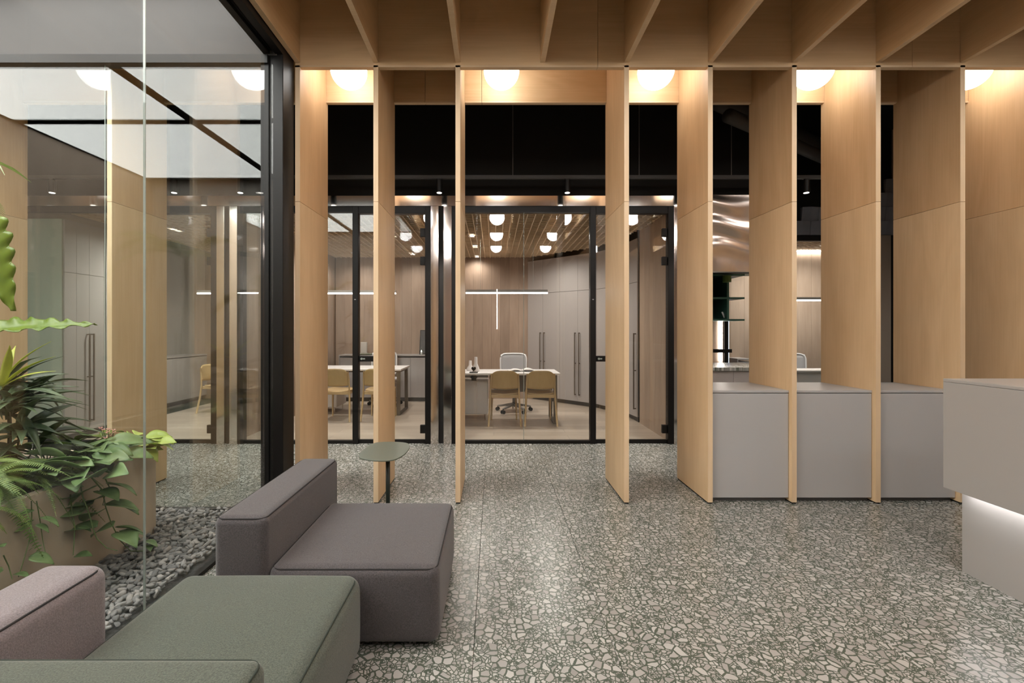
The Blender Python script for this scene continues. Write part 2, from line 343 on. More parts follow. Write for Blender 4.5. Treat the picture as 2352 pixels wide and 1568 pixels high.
# ------------------------------------------------------------------ mesh helpers
class MB:
    def __init__(s): s.v = []; s.f = []
    def add(s, vs, fs):
        o = len(s.v); s.v += [tuple(p) for p in vs]; s.f += [tuple(i + o for i in f) for f in fs]; return s
    def box(s, x0, x1, y0, y1, z0, z1):
        vs = [(x0, y0, z0), (x1, y0, z0), (x1, y1, z0), (x0, y1, z0), (x0, y0, z1), (x1, y0, z1), (x1, y1, z1), (x0, y1, z1)]
        return s.add(vs, [(0, 3, 2, 1), (4, 5, 6, 7), (0, 1, 5, 4), (1, 2, 6, 5), (2, 3, 7, 6), (3, 0, 4, 7)])
    def beam(s, p0, p1, w, h, up=(0, 0, 1), w1=None, h1=None):
        p0, p1 = Vector(p0), Vector(p1); d = (p1 - p0).normalized(); up = Vector(up)
        if abs(d.dot(up)) > .99: up = Vector((0, 1, 0))
        a = d.cross(up).normalized(); b = a.cross(d).normalized()
        w1 = w if w1 is None else w1; h1 = h if h1 is None else h1
        vs = []
        for p, ww, hh in ((p0, w, h), (p1, w1, h1)):
            for sa, sb in ((-1, -1), (1, -1), (1, 1), (-1, 1)): vs.append(p + a * sa * ww / 2 + b * sb * hh / 2)
        return s.add(vs, [(3, 2, 1, 0), (4, 5, 6, 7), (0, 1, 5, 4), (1, 2, 6, 5), (2, 3, 7, 6), (3, 0, 4, 7)])
    def cyl(s, p0, p1, r0, r1=None, n=12, caps=True):
        r1 = r0 if r1 is None else r1
        p0, p1 = Vector(p0), Vector(p1); d = (p1 - p0).normalized()
        up = Vector((0, 0, 1)) if abs(d.z) < .95 else Vector((1, 0, 0))
        a = d.cross(up).normalized(); b = d.cross(a).normalized()
        vs = []
        for p, r in ((p0, r0), (p1, r1)):
            for i in range(n):
                t = 2 * PI * i / n; vs.append(p + a * math.cos(t) * r + b * math.sin(t) * r)
        fs = [(i, i + n, (i + 1) % n + n, (i + 1) % n) for i in range(n)]
        if caps: fs += [tuple(range(n)), tuple(range(2 * n - 1, n - 1, -1))]
        return s.add(vs, fs)
    def tube(s, pts, r, n=6, r1=None, closed=False):
        pts = [Vector(p) for p in pts]; r1 = r if r1 is None else r1
        m = len(pts); vs = []; ref = Vector((0.13, 0.21, 0.97)).normalized()
        for i, p in enumerate(pts):
            if closed: d = pts[(i + 1) % m] - pts[i - 1]
            else: d = pts[min(i + 1, m - 1)] - pts[max(i - 1, 0)]
            d = d.normalized() if d.length > 1e-9 else Vector((0, 0, 1))
            rr = ref if abs(d.dot(ref)) < .97 else Vector((1, 0, 0))
            a = d.cross(rr).normalized(); b = d.cross(a)
            rad = r + (r1 - r) * i / max(1, m - 1)
            for k in range(n):
                t = 2 * PI * k / n; vs.append(p + a * math.cos(t) * rad + b * math.sin(t) * rad)
        fs = []
        for i in range(m if closed else m - 1):
            j = (i + 1) % m
            for k in range(n): fs.append((i * n + k, j * n + k, j * n + (k + 1) % n, i * n + (k + 1) % n))
        if not closed: fs += [tuple(range(n - 1, -1, -1)), tuple((m - 1) * n + k for k in range(n))]
        return s.add(vs, fs)
    def lathe(s, prof, c=(0, 0, 0), n=20):
        vs = []
        for r, z in prof:
            for k in range(n):
                t = 2 * PI * k / n; vs.append((c[0] + r * math.cos(t), c[1] + r * math.sin(t), c[2] + z))
        fs = []
        for i in range(len(prof) - 1):
            for k in range(n): fs.append((i * n + k, i * n + (k + 1) % n, (i + 1) * n + (k + 1) % n, (i + 1) * n + k))
        fs += [tuple(range(n - 1, -1, -1)), tuple((len(prof) - 1) * n + k for k in range(n))]
        return s.add(vs, fs)
    def prism(s, poly, z0, z1):
        n = len(poly)
        vs = [(x, y, z0) for x, y in poly] + [(x, y, z1) for x, y in poly]
        fs = [tuple(range(n - 1, -1, -1)), tuple(range(n, 2 * n))] + [(i, (i + 1) % n, (i + 1) % n + n, i + n) for i in range(n)]
        return s.add(vs, fs)
    def sheet(s, grid, thick=0.0):
        # grid[i][j] points; solid sheet when thick > 0
        R, K = len(grid), len(grid[0]); vs = [Vector(p) for row in grid for p in row]; fs = []
        for i in range(R - 1):
            for j in range(K - 1): fs.append((i * K + j, i * K + j + 1, (i + 1) * K + j + 1, (i + 1) * K + j))
        if thick:
            nor = [Vector((0, 0, 0)) for _ in vs]
            for f in fs:
                nn = (vs[f[1]] - vs[f[0]]).cross(vs[f[3]] - vs[f[0]])
                for i in f: nor[i] += nn
            N0 = len(vs)
            vs2 = [v - (n_.normalized() if n_.length > 1e-12 else Vector((0, 0, 1))) * thick for v, n_ in zip(vs, nor)]
            fs2 = [tuple(i + N0 for i in reversed(f)) for f in fs]
            rim = [j for j in range(K)] + [i * K + K - 1 for i in range(1, R)] + [(R - 1) * K + j for j in range(K - 2, -1, -1)] + [i * K for i in range(R - 2, 0, -1)]
            fs3 = [(rim[i], rim[i] + N0, rim[(i + 1) % len(rim)] + N0, rim[(i + 1) % len(rim)]) for i in range(len(rim))]
            return s.add(vs + vs2, fs + fs2 + fs3)
        return s.add(vs, fs)
    def rbox(s, x0, x1, y0, y1, z0, z1, r, k=4, m=6, puff=0.0, side=0.0):
        def ax(a, b):
            return [a + r * i / k for i in range(k)] + [a + r + (b - a - 2 * r) * i / m for i in range(m)] + [b - r + r * i / k for i in range(k + 1)]
        X, Y, Z = ax(x0, x1), ax(y0, y1), ax(z0, z1)
        idx = {}; vs = []; fs = []
        def vid(p):
            key = tuple(round(c, 6) for c in p)
            if key not in idx:
                c = Vector((min(max(p[0], x0 + r), x1 - r), min(max(p[1], y0 + r), y1 - r), min(max(p[2], z0 + r), z1 - r)))
                d = Vector(p) - c
                q = c + d.normalized() * r if d.length > 1e-9 else c
                u = (p[0] - (x0 + x1) / 2) / ((x1 - x0) / 2); v = (p[1] - (y0 + y1) / 2) / ((y1 - y0) / 2); t = (p[2] - (z0 + z1) / 2) / ((z1 - z0) / 2)
                if puff and t > 0: q.z += puff * (1 - u * u) * (1 - v * v) * t
                if side:
                    q.x += side * u * (1 - v * v) * (1 - t * t); q.y += side * v * (1 - u * u) * (1 - t * t)
                idx[key] = len(vs); vs.append(q)
            return idx[key]
        for A, B, fixed, order in ((X, Y, (z0, z1), 'xyz'), (X, Z, (y0, y1), 'xzy'), (Y, Z, (x0, x1), 'yzx')):
            for fi, fv in enumerate(fixed):
                for i in range(len(A) - 1):
                    for j in range(len(B) - 1):
                        q = []
                        for a, b in ((A[i], B[j]), (A[i + 1], B[j]), (A[i + 1], B[j + 1]), (A[i], B[j + 1])):
                            p = {'xyz': (a, b, fv), 'xzy': (a, fv, b), 'yzx': (fv, a, b)}[order]
                            q.append(vid(p))
                        flip = (fi == 0) if order != 'xzy' else (fi == 1)
                        fs.append(tuple(reversed(q)) if flip else tuple(q))
        return s.add(vs, fs)
    def mesh(s, name, mat, smooth=False):
        me = bpy.data.meshes.new(name); me.from_pydata(s.v, [], s.f); me.update()
        me.materials.append(M[mat] if isinstance(mat, str) else mat)
        if smooth:
            for p in me.polygons: p.use_smooth = True
        return me
    def build(s, name, mat, parent=None, smooth=False, bevel=0.0, seg=2, label=None):
        off = Vector((0, 0, 0)); q = parent
        while q is not None: off += Vector(q.location); q = q.parent
        if off.length > 0: s.v = [(a - off.x, b - off.y, c - off.z) for a, b, c in s.v]
        o = bpy.data.objects.new(name, s.mesh(name, mat, smooth)); C.objects.link(o)
        if parent is not None: o.parent = parent
        if bevel:
            md = o.modifiers.new('bevel', 'BEVEL'); md.width = bevel; md.segments = seg; md.limit_method = 'ANGLE'; md.angle_limit = math.radians(40)
            if smooth is False and seg > 1:
                for p in o.data.polygons: p.use_smooth = True
                wn = o.modifiers.new('wn', 'WEIGHTED_NORMAL'); wn.keep_sharp = True
        if label: o['label'] = label
        return o

def tag(o, label, cat, group=None, kind=None):
    o['label'] = label
    if cat: o['category'] = cat
    if group: o['group'] = group
    if kind: o['kind'] = kind
    return o
def thing(name, label, cat, loc=(0, 0, 0), group=None, kind=None):
    o = bpy.data.objects.new(name, None); C.objects.link(o); o.location = loc; o.empty_display_size = 0.1
    return tag(o, label, cat, group, kind)
def struct(name, mb, mat, label=None, **k):
    o = mb.build(name, mat, **k); o['kind'] = 'structure'
    if label: o['label'] = label
    return o
def inst(src, parent=None):
    c = src.copy(); C.objects.link(c)
    if parent is not None: c.parent = parent
    return c
def dup(root, loc, rz, label, group=None):
    r = root.copy(); C.objects.link(r); r.location = loc; r.rotation_euler = (0, 0, rz); r['label'] = label
    if group: r['group'] = group
    for ch in [c for c in bpy.data.objects if c.parent == root]:
        c = inst(ch, r)
        for g in [c2 for c2 in bpy.data.objects if c2.parent == ch]: inst(g, c)
    return r
def spot(name, loc, power, angle, parent, col=(1, .93, .85), blend=0.6, rad=0.03, target=None):
    d = bpy.data.lights.new(name, 'SPOT'); d.energy = power; d.spot_size = math.radians(angle); d.spot_blend = blend; d.shadow_soft_size = rad; d.color = col
    o = bpy.data.objects.new(name, d); C.objects.link(o)
    o.location = Vector(loc) - Vector(parent.location); o.parent = parent
    return o

# ------------------------------------------------------------------ key dimensions
YF, YB = 3.587, 4.19          # front and back of the fins
YG = 5.50                     # office glazing
XG = -1.633                   # side glass of the planted court
YC = 3.40                     # back glass of the planted court
ZB = 3.424                    # underside of the beams
ZJ = 2.36                     # joint in the fins
TH = 0.038
FIN = {1: -1.551, 2: -0.940, 3: -0.299, 5: 1.019, 6: 1.673, 7: 2.329, 8: 2.985, 9: 3.645, 10: 4.288, 11: 4.95}
RAFT = dict(FIN); RAFT[4] = 0.364
ZC = 2.775                    # office lattice ceiling
YW = 9.10                     # back wall of the offices

# ================================================================== SETTING
# ---- terrazzo floor, every slab a piece of its own
floor = struct('floor', MB().box(-6.2, 6.3, -0.41, 9.2, -0.15, -0.012), 'joint', 'terrazzo tile floor with pale chips in grey green binder')
tile_me = None
def tile_at(cx, cy):
    global tile_me
    if tile_me is None:
        mb = MB(); h = 0.2990
        mb.add([(-h, -h, -.012), (h, -h, -.012), (h, h, -.012), (-h, h, -.012), (-h, -h, -.001), (h, -h, -.001), (h, h, -.001), (-h, h, -.001),
                (-h + .001, -h + .001, 0), (h - .001, -h + .001, 0), (h - .001, h - .001, 0), (-h + .001, h - .001, 0)],
               [(0, 1, 5, 4), (1, 2, 6, 5), (2, 3, 7, 6), (3, 0, 4, 7), (4, 5, 9, 8), (5, 6, 10, 9), (6, 7, 11, 10), (7, 4, 8, 11), (8, 9, 10, 11)])
        tile_me = mb.mesh('tile', 'terrazzo')
    o = bpy.data.objects.new('tile', tile_me); C.objects.link(o); o.location = (cx, cy, 0); o.parent = floor
X0T, Y0T = -0.085, 1.994
for i in range(-3, 11):
    for j in range(-4, 6):
        tile_at(X0T + .6 * i + .3, Y0T + .6 * j + .3)
for i in range(-10, -3):
    for j in range(2, 6): tile_at(X0T + .6 * i + .3, Y0T + .6 * j + .3)
for i in range(4, 11):
    for j in range(6, 10): tile_at(X0T + .6 * i + .3, Y0T + .6 * j + .3)
struct('floor', MB().box(-1.65, 6.3, -4.1, -0.412, -0.15, 0.0), 'terrazzo', 'terrazzo floor behind the seating')
struct('floor', MB().box(-5.25, 2.2, YG + .03, YW + .1, -0.01, 0.003), 'plank_floor', 'pale oak plank floor inside the glazed offices')
# ---- outer shell
struct('wall_back', MB().box(-1.7, 6.3, -4.2, -4.0, 0, 4.2), 'oak_panel', 'wood clad wall behind the seating')
struct('wall_right', MB().box(6.2, 6.35, -4.0, 9.2, 0, 4.4), 'wall_paint', 'plain wall beyond the reception desk')
struct('wall_left', MB().box(-1.75, -1.66, -4.0, -1.0, 0, 4.2), 'wall_paint', 'plain wall beside the planted court')
struct('ceiling', MB().box(-1.7, 6.3, -4.1, 4.25, 4.15, 4.3), 'birch_r', 'plywood lined ceiling above the rafters')
struct('ceiling', MB().box(-6.3, 6.3, 4.25, 9.3, 4.30, 4.4), 'black_matte', 'black painted ceiling void over the corridor')
struct('ceiling', MB().box(-6.3, -1.7, 3.42, 4.25, 4.15, 4.3), 'black_matte', 'black painted ceiling behind the planted court')
struct('wall_left', MB().box(-6.35, -6.2, 3.4, 9.2, 0, 4.4), 'wall_paint', 'far end wall of the corridor')
struct('wall_back', MB().box(-6.3, 6.3, YW, YW + .12, 0, 4.4), 'wall_paint', 'rear wall of the office row')
# wall over the glazing
struct('wall_back', MB().box(-6.2, 2.19, YG - .01, YG + .10, 2.96, 4.3), 'black_matte', 'black painted wall above the glazed offices')
struct('trim_1', MB().box(-6.2, 2.19, YG - .03, YG + .10, 2.835, 2.955), 'steel', 'polished steel band along the top of the office glazing')
# ceiling over the offices
struct('ceiling', MB().box(-6.2, 2.19, YG + .11, YW, 3.25, 3.3), 'black_soft', 'dark ceiling above the timber lattice')

# ---- planted court shell
struct('wall_left', MB().box(-5.95, -5.8, -1.0, YC, 0, 4.0), 'oak_light', 'wood clad far wall of the planted court')
struct('wall_right', MB().box(-5.9, -1.66, -1.12, -1.0, 0, 4.0), 'wall_paint', 'near wall of the planted court')
struct('ceiling', MB().box(-5.9, -1.70, -1.0, YC + .05, 3.905, 4.05), 'black_matte', 'black ceiling frame of the planted court')
lab = {(0, 0): 'near left', (1, 0): 'near right', (0, 1): 'far left', (1, 1): 'far right'}
for i, (a, b) in enumerate(((-5.77, -3.70), (-3.58, -1.72))):
    for j, (c, d) in enumerate(((-0.81, 1.18), (1.30, 3.33))):
        t = thing('luminous_ceiling_panel', 'white luminous ceiling panel over the plants, %s of the four' % lab[(i, j)], 'light panel', ((a + b) / 2, (c + d) / 2, 3.88), 'luminous ceiling panels of the planted court')
        MB().box(a, b, c, d, 3.882, 3.904).build('diffuser', 'luminous', t)
        fr = MB()
        for q in ((a - .012, a, c, d), (b, b + .012, c, d), (a, b, c - .012, c), (a, b, d, d + .012)): fr.box(*q, 3.875, 3.904)
        fr.build('frame', 'black_metal', t)
struct('wall_back', MB().box(-5.8, -1.60, YC - .01, YC + .05, 3.385, 4.0), 'bulkhead', 'grey bulkhead above the rear glass of the planted court')
g2 = thing('window_2', 'rear glass screen of the planted court with black head beam', 'window', (-3.7, YC, 0), kind='structure')
MB().box(-5.8, -2.8817, YC, YC + .012, 0.02, 3.32).build('pane', 'glass', g2)
MB().box(-2.8783, -1.66, YC, YC + .012, 0.02, 3.32).build('pane', 'glass', g2)
MB().box(-5.8, -1.66, YC - .03, YC + .05, 3.318, 3.384).build('head_beam', 'black_metal', g2, bevel=.003)
MB().box(-5.8, -1.66, YC - .02, YC + .03, 0.0, 0.04).build('floor_channel', 'black_metal', g2)
MB().box(-2.8815, -2.8785, YC + .001, YC + .011, 0.04, 3.318).build('joint_strip', 'silicone', g2)
MB().box(-1.72, -1.66, YC - .012, YC + .03, 0.0, 3.32).build('side_profile', 'black_metal', g2, bevel=.003)
# side glass
g1 = thing('window_1', 'frameless side glass wall between seating and planted court', 'window', (XG, 1.2, 0), kind='structure')
ys = [YC - .01, 2.148, 0.90, -0.35, -1.0]
for a, b in zip(ys[:-1], ys[1:]):
    MB().box(XG - .006, XG + .006, b + .0022, a - .0022, 0.015, 3.42).build('pane', 'glass', g1)
for a in ys[1:-1]:
    MB().box(XG - .0050, XG + .0050, a - .002, a + .002, 0.03, 3.40).build('joint_strip', 'silicone', g1)
MB().box(XG - .02, XG + .02, -1.0, YC, 0.0, 0.022).build('floor_channel', 'black_metal', g1)
hc = MB(); hc.box(-1.70, -1.653, -1.0, YC, 3.395, 3.50); hc.box(-1.613, -1.557, -1.0, YC, 3.395, 3.50); hc.box(-1.653, -1.613, -1.0, YC, 3.42, 3.50)
hc.build('head_channel', 'black_metal', g1)
MB().box(-1.70, -1.56, -1.0, YC, 3.50, 4.15).build('head_panel', 'black_matte', g1)
post = MB(); post.box(-1.655, -1.557, YC - .005, YF - .004, 0.0, 3.50); post.box(-1.672, -1.655, YC + .03, YF - .03, 0, 3.5)
tag(post.build('corner_post', 'black_metal', bevel=.006), 'black steel corner post between planted court and first plywood fin', 'post')
struct('wall_left', MB().box(-1.655, -1.557, YC, YF, 3.505, 4.15), 'black_matte', 'black infill above the corner post')

# ================================================================== PLYWOOD FINS, BEAMS, RAFTERS
FL = {1: 'plywood fin nearest the black corner post', 2: 'plywood fin rising behind the green side table',
      3: 'narrow looking plywood fin on the left of the walk-through gap', 5: 'free standing plywood fin on the right of the walk-through gap',
      6: 'plywood fin at the left end of the low grey cabinets', 7: 'plywood fin between the first and second low grey cabinets',
      8: 'plywood fin between the second and third low grey cabinets', 9: 'plywood fin whose foot stands behind the reception desk',
      10: 'plywood fin at the right edge of the view above the reception desk', 11: 'plywood fin beyond the right edge, next past the reception desk'}
def fin(x, label, grp, y0=YF, y1=YB):
    t = thing('plywood_fin', label, 'fin', (x + TH / 2, (y0 + y1) / 2, 0), grp)
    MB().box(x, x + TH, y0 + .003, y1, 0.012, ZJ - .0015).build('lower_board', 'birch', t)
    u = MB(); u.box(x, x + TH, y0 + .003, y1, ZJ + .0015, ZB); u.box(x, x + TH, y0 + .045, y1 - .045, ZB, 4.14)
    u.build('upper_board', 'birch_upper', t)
    MB().box(x + .0005, x + TH - .0005, y0, y0 + .003, 0.012, ZJ - .0015).build('edge_strip', 'birch_edge', t)
    MB().box(x + .0005, x + TH - .0005, y0, y0 + .003, ZJ + .0015, ZB).build('edge_strip', 'birch_edge', t)
    MB().box(x + .004, x + TH - .004, y0 + .006, y1 - .006, 0, 0.012).build('base_shoe', 'black_matte', t)
    return t
for k, x in FIN.items(): fin(x, FL[k], 'row of plywood fins')
fin(-3.02, 'plywood fin seen through the court glass, the right hand one', 'row of plywood fins')
fin(-4.29, 'plywood fin seen through the court glass, at the left edge', 'row of plywood fins')
fin(-5.56, 'plywood fin behind the court glass, beyond the left edge', 'row of plywood fins')

bf = thing('ceiling_beam', 'long front plywood beam resting on the fins', 'beam', (1.7, YF + .02, ZB))
for a, b in ((-1.551, 0.812), (0.815, 3.269), (3.272, 5.4), (5.403, 6.19)):
    MB().box(a, b, YF + .002, YF + .042, ZB + .001, 4.14).build('board', 'birch_h', bf)
    MB().box(a, b, YF, YF + .042, ZB - .014, ZB).build('edge_strip', 'birch_edge_h', bf)
bb = thing('ceiling_beam', 'long rear plywood beam behind the globe lamps', 'beam', (1.7, YB - .02, ZB))
cuts = [-6.15] + [-5.54, -4.27, -3.0] + [FIN[1] + .018, FIN[2] + .018, px(978, YB), FIN[3] + .018, px(1107, YB), FIN[5] + .018, FIN[6] + .018, FIN[7] + .018, FIN[8] + .018, FIN[9] + .018, FIN[10] + .018, 6.19]
for a, b in zip(cuts[:-1], cuts[1:]):
    MB().box(a + .0015, b - .0015, YB - .04, YB - .002, ZB, 4.14).build('board', 'birch_h', bb)
    MB().box(a + .0015, b - .0015, YB - .042, YB, ZB - .014, ZB - .001).build('edge_strip', 'birch_edge_h', bb)
struct('wall_back', MB().box(-6.2, 6.2, YB - .001, YB + .05, 4.1, 4.35), 'black_matte', 'black closing strip above the rear beam')
bl = thing('ceiling_beam', 'plywood beam crossing above the planted court fins', 'beam', (-3.8, YF + .02, ZB))
MB().box(-6.1, -1.66, YF + .002, YF + .042, ZB, 4.14).build('board', 'birch_h', bl)
RL = {1: 'against the black glass channel', 2: 'above the side table fin', 3: 'left of the walk-through gap', 4: 'over the middle of the walk-through gap',
      5: 'right of the walk-through gap', 6: 'above the first low grey cabinet', 7: 'between first and second low cabinets', 8: 'between second and third low cabinets',
      9: 'over the tip of the reception desk', 10: 'near the upper right corner', 11: 'beyond the upper right corner'}
YX = [2.50, 0.90, -0.70, -2.30]
for k, x in RAFT.items():
    t = thing('ceiling_rafter', 'plywood ceiling rafter running towards the viewer, ' + RL[k], 'rafter', (x + TH / 2, 0, 3.445), 'plywood ceiling rafters')
    MB().box(x, x + TH, -3.99, YF, 3.449, 4.14).build('board', 'birch_r', t)
    MB().box(x, x + TH, -3.99, YF, 3.446, 3.449).build('edge_strip', 'birch_edge_h', t)
for i, y in enumerate(YX):
    t = thing('ceiling_beam', 'plywood cross beam above the seating, %s from the front beam' % ('first', 'second', 'third', 'fourth')[i], 'beam', (2.3, y, 3.43))
    xs = sorted(list(RAFT.values())) + [6.19]
    for a, b in zip(xs[:-1], xs[1:]):
        MB().box(a + TH + .001, b - .001, y - .018, y + .018, 3.50, 4.14).build('board', 'birch_h', t)

# ---- globe lamps
gl = None
GLOBE_ME = None
GN = {0: 'second gap from the black corner', 1: 'walk-through gap', 2: 'gap left of the low grey cabinets', 3: 'second low grey cabinet', 4: 'reception desk'}
def globe(x, y, label, zc=3.55):
    global gl
    if gl is None:
        gl = thing('globe_lamp', label, 'lamp', (0, 0, 0), 'opal globe lamps')
        prof = [(.15 * math.sin(PI * i / 20), -.15 * math.cos(PI * i / 20)) for i in range(1, 20)]
        MB().lathe(prof, (0, 0, 0), 32).build('globe', 'globe_glow', gl, smooth=True)
        MB().cyl((0, 0, .147), (0, 0, .18), .05, .04, 20).build('collar', 'black_metal', gl)
        MB().cyl((0, 0, .18), (0, 0, .56), .006, .006, 8).build('stem', 'black_metal', gl)
        MB().cyl((0, 0, .56), (0, 0, .595), .05, .05, 20).build('ceiling_rose', 'black_metal', gl)
        gl.location = (x, y, zc); return gl
    return dup(gl, (x, y, zc), 0, label)
def brighten(root):
    global GLOBE_ME
    for c in bpy.data.objects:
        if c.parent == root and c.name.startswith('globe'):
            if GLOBE_ME is None:
                GLOBE_ME = MB().lathe([(.15 * math.sin(PI * i / 11), -.15 * math.cos(PI * i / 11)) for i in range(1, 11)], (0, 0, 0), 18).mesh('globe', 'globe_glow_bright', True)
            c.data = GLOBE_ME
GX = [-1.225, 0.066, 1.372, 2.706, 4.02]
names = ['over the bay beside the black corner post', 'over the walk-through gap', 'over the bay left of the low grey cabinets', 'over the second low grey cabinet', 'above the reception desk end']
for i, x in enumerate(GX): globe(x, 3.885, 'glowing white globe lamp hanging between fins ' + names[i])
for j, y in enumerate((2.05, 0.45, -1.15)):
    for i, x in enumerate(GX): brighten(globe(x, y, 'white globe lamp above the sofas, %s row from fins, %s from court glass' % (('second', 'third', 'fourth')[j], ('first', 'second', 'third', 'fourth', 'fifth')[i])))

# ================================================================== LOW GREY CABINETS
CL = {6: 'first low grey cabinet standing between plywood fins', 7: 'second low grey cabinet standing between plywood fins', 8: 'third low grey cabinet, darkest, beside the reception desk', 9: 'low grey cabinet hidden behind the reception desk'}
for k in (6, 7, 8, 9):
    a, b = FIN[k] + TH + .002, FIN[k + 1] - .002
    t = thing('low_cabinet', CL[k], 'cabinet', ((a + b) / 2, 3.9, 0), 'low cabinets between the fins')
    MB().box(a, b, 3.645, 4.17, 0.036, 0.860).build('body', 'grey_lacquer', t)
    MB().box(a + .002, b - .002, 3.624, 3.643, 0.036, 0.857).build('front_panel', 'grey_lacquer', t, bevel=.0015)
    MB().box(a, b, 3.622, 4.18, 0.863, 0.882).build('top', 'grey_lacquer', t, bevel=.0015)
    MB().box(a, b, 3.665, 4.10, 0.0, 0.034).build('toe_kick', 'toe_kick', t)

# ================================================================== RECEPTION DESK
t = thing('reception_desk', 'tall pale grey reception desk with a lit recessed base', 'desk', (2.9, 1.6, 0))
MB().box(2.53, 3.20, 0.35, 2.586, 0.474, 1.068).build('upper_block', 'desk_lacquer', t, bevel=.002)
MB().box(2.53, 3.20, 0.35, 2.586, 1.069, 1.086).build('counter_top', 'desk_lacquer', t, bevel=.002)
MB().box(2.637, 3.12, 0.43, 2.586, 0.0, 0.473).build('base', 'desk_lacquer', t)
MB().box(2.585, 2.605, 0.45, 2.55, 0.466, 0.4735).build('light_strip', 'desk_led', t)

# ================================================================== OFFICES
def oak_boards(parent, x0, x1, y, z0, z1, n, mat='oak_panel', th=.018):
    # vertical boards on a wall facing the viewer
    w = (x1 - x0) / n
    for i in range(n):
        MB().box(x0 + i * w + .001, x0 + (i + 1) * w - .001, y - th, y, z0, z1).build('board', mat, parent)
def oak_boards_side(parent, x, y0, y1, z0, z1, n, sgn, mat='oak_panel', th=.018):
    w = (y1 - y0) / n
    for i in range(n):
        MB().box(min(x, x + sgn * th), max(x, x + sgn * th), y0 + i * w + .001, y0 + (i + 1) * w - .001, z0, z1).build('board', mat, parent)
# partitions
p = struct('wall_left', MB().box(-3.205, -3.15, YG, YW, 0, 3.25), 'black_soft', 'partition between left and middle glazed offices')
oak_boards_side(p, -3.15, YG + .12, YW - .02, 0.003, 2.9, 14, 1)
p = struct('wall_right', MB().box(-0.654, -0.600, YG, YW, 0, 3.25), 'black_soft', 'partition between middle and right glazed offices')
oak_boards_side(p, -0.654, YG + .12, YW - .02, 0.003, 2.9, 14, -1)
oak_boards_side(p, -0.600, YG + .12, YW - .02, 0.003, 2.9, 14, 1)
p = struct('wall_right', MB().box(2.145, 2.19, YG, YW, 0, 4.3), 'black_soft', 'right hand partition of the glazed office with cabinets')
oak_boards_side(p, 2.145, YG + .12, 6.70, 0.003, 2.9, 5, -1, 'oak_light')
p = struct('wall_back', MB().box(-3.15, -0.654, YW - .03, YW, 0, 3.25), 'black_soft', 'back wall of the middle office')
oak_boards(p, -3.12, -0.68, YW - .03, 0.003, 2.95, 13)
p = struct('wall_back', MB().box(-0.600, 2.145, YW - .03, YW, 0, 3.25), 'black_soft', 'back wall of the right office')
oak_boards(p, -0.58, 1.2, YW - .03, 0.003, 2.95, 10)
p = struct('wall_back', MB().box(-5.9, -3.205, YW + .19, YW + .22, 0, 3.25), 'black_soft', 'back wall of the left office')
oak_boards(p, -5.9, -3.22, YW - .03, 0.003, 2.95, 13)
# steel pilasters
def pilaster(n, x0, x1, label):
    o = struct('trim_%d' % n, MB().box(x0, x1, YG - .035, YG + .05, 0.0, 2.832), 'steel', label, bevel=.002)
pilaster(2, -3.30, -3.208, 'polished steel pilaster left of the black gap at the left partition')
pilaster(3, -3.147, -3.055, 'polished steel pilaster right of the black gap at the left partition')
pilaster(4, -0.750, -0.657, 'polished steel pilaster left of the black gap at the middle partition')
pilaster(5, -0.597, -0.502, 'polished steel pilaster right of the black gap at the middle partition')
pilaster(6, 2.146, 2.20, 'polished steel pilaster beside the right glazed office door')
# glazing
def fixed(n, x0, x1, label, joints=()):
    t = thing('window_%d' % n, label, 'window', ((x0 + x1) / 2, YG, 0), kind='structure')
    MB().box(x0, x1, YG - .02, YG + .04, 2.762, 2.832).build('head_rail', 'black_metal', t)
    MB().box(x0, x1, YG - .02, YG + .04, 0.0, 0.036).build('sill_rail', 'black_metal', t)
    xs = [x0] + list(joints) + [x1]
    for a, b in zip(xs[:-1], xs[1:]): MB().box(a + .003, b - .003, YG + .004, YG + .014, 0.036, 2.762).build('pane', 'glass', t)
    for j in joints: MB().box(j - .003, j + .003, YG + .003, YG + .015, .036, 2.762).build('joint_strip', 'silicone', t)
    return t
def gdoor(n, x0, x1, label, hinge='right', fw=.068):
    t = thing('door_%d' % n, label, 'door', ((x0 + x1) / 2, YG, 0), kind='structure')
    MB().box(x0, x0 + fw, YG - .035, YG + .05, 0, 2.832).build('jamb', 'black_metal', t, bevel=.003)
    MB().box(x1 - fw, x1, YG - .035, YG + .05, 0, 2.832).build('jamb', 'black_metal', t, bevel=.003)
    MB().box(x0 + fw, x1 - fw, YG - .03, YG + .05, 2.745, 2.832).build('head', 'black_metal', t, bevel=.003)
    a, b = x0 + fw + .002, x1 - fw - .002
    MB().box(a, b, YG + .004, YG + .014, 0.045, 2.744).build('pane', 'glass', t)
    MB().box(a, b, YG - .005, YG + .03, 0.004, 0.045).build('bottom_rail', 'black_metal', t)
    e = 1 if hinge == 'right' else -1
    hx = b if e == 1 else a; lx = a if e == 1 else b
    for z in (pz(534, YG), pz(599, YG), pz(985, YG)):
        MB().box(min(hx, hx - e * .06), max(hx, hx - e * .06), YG - .012, YG + .03, z - .05, z + .05).build('hinge', 'black_metal', t, bevel=.004)
    lk = MB().box(min(lx, lx + e * .19), max(lx, lx + e * .19), YG - .014, YG + .034, pz(830, YG), pz(817, YG)).build('lock', 'black_metal', t, bevel=.003)
    kc = MB(); kc.cyl((lx + e * .035, YG - .024, pz(823.5, YG)), (lx + e * .035, YG - .014, pz(823.5, YG)), .013, .013, 14); kc.box(min(lx + e * .05, lx + e * .075), max(lx + e * .05, lx + e * .075), YG - .017, YG - .014, pz(825, YG), pz(822, YG))
    kc.build('keyhole', 'silicone', lk)
    MB().box(x0 + fw * .35, x0 + fw * .6, YG - .037, YG - .034, pz(689, YG), pz(687, YG)).build('maker_plate', 'label_grey', t)
    return t
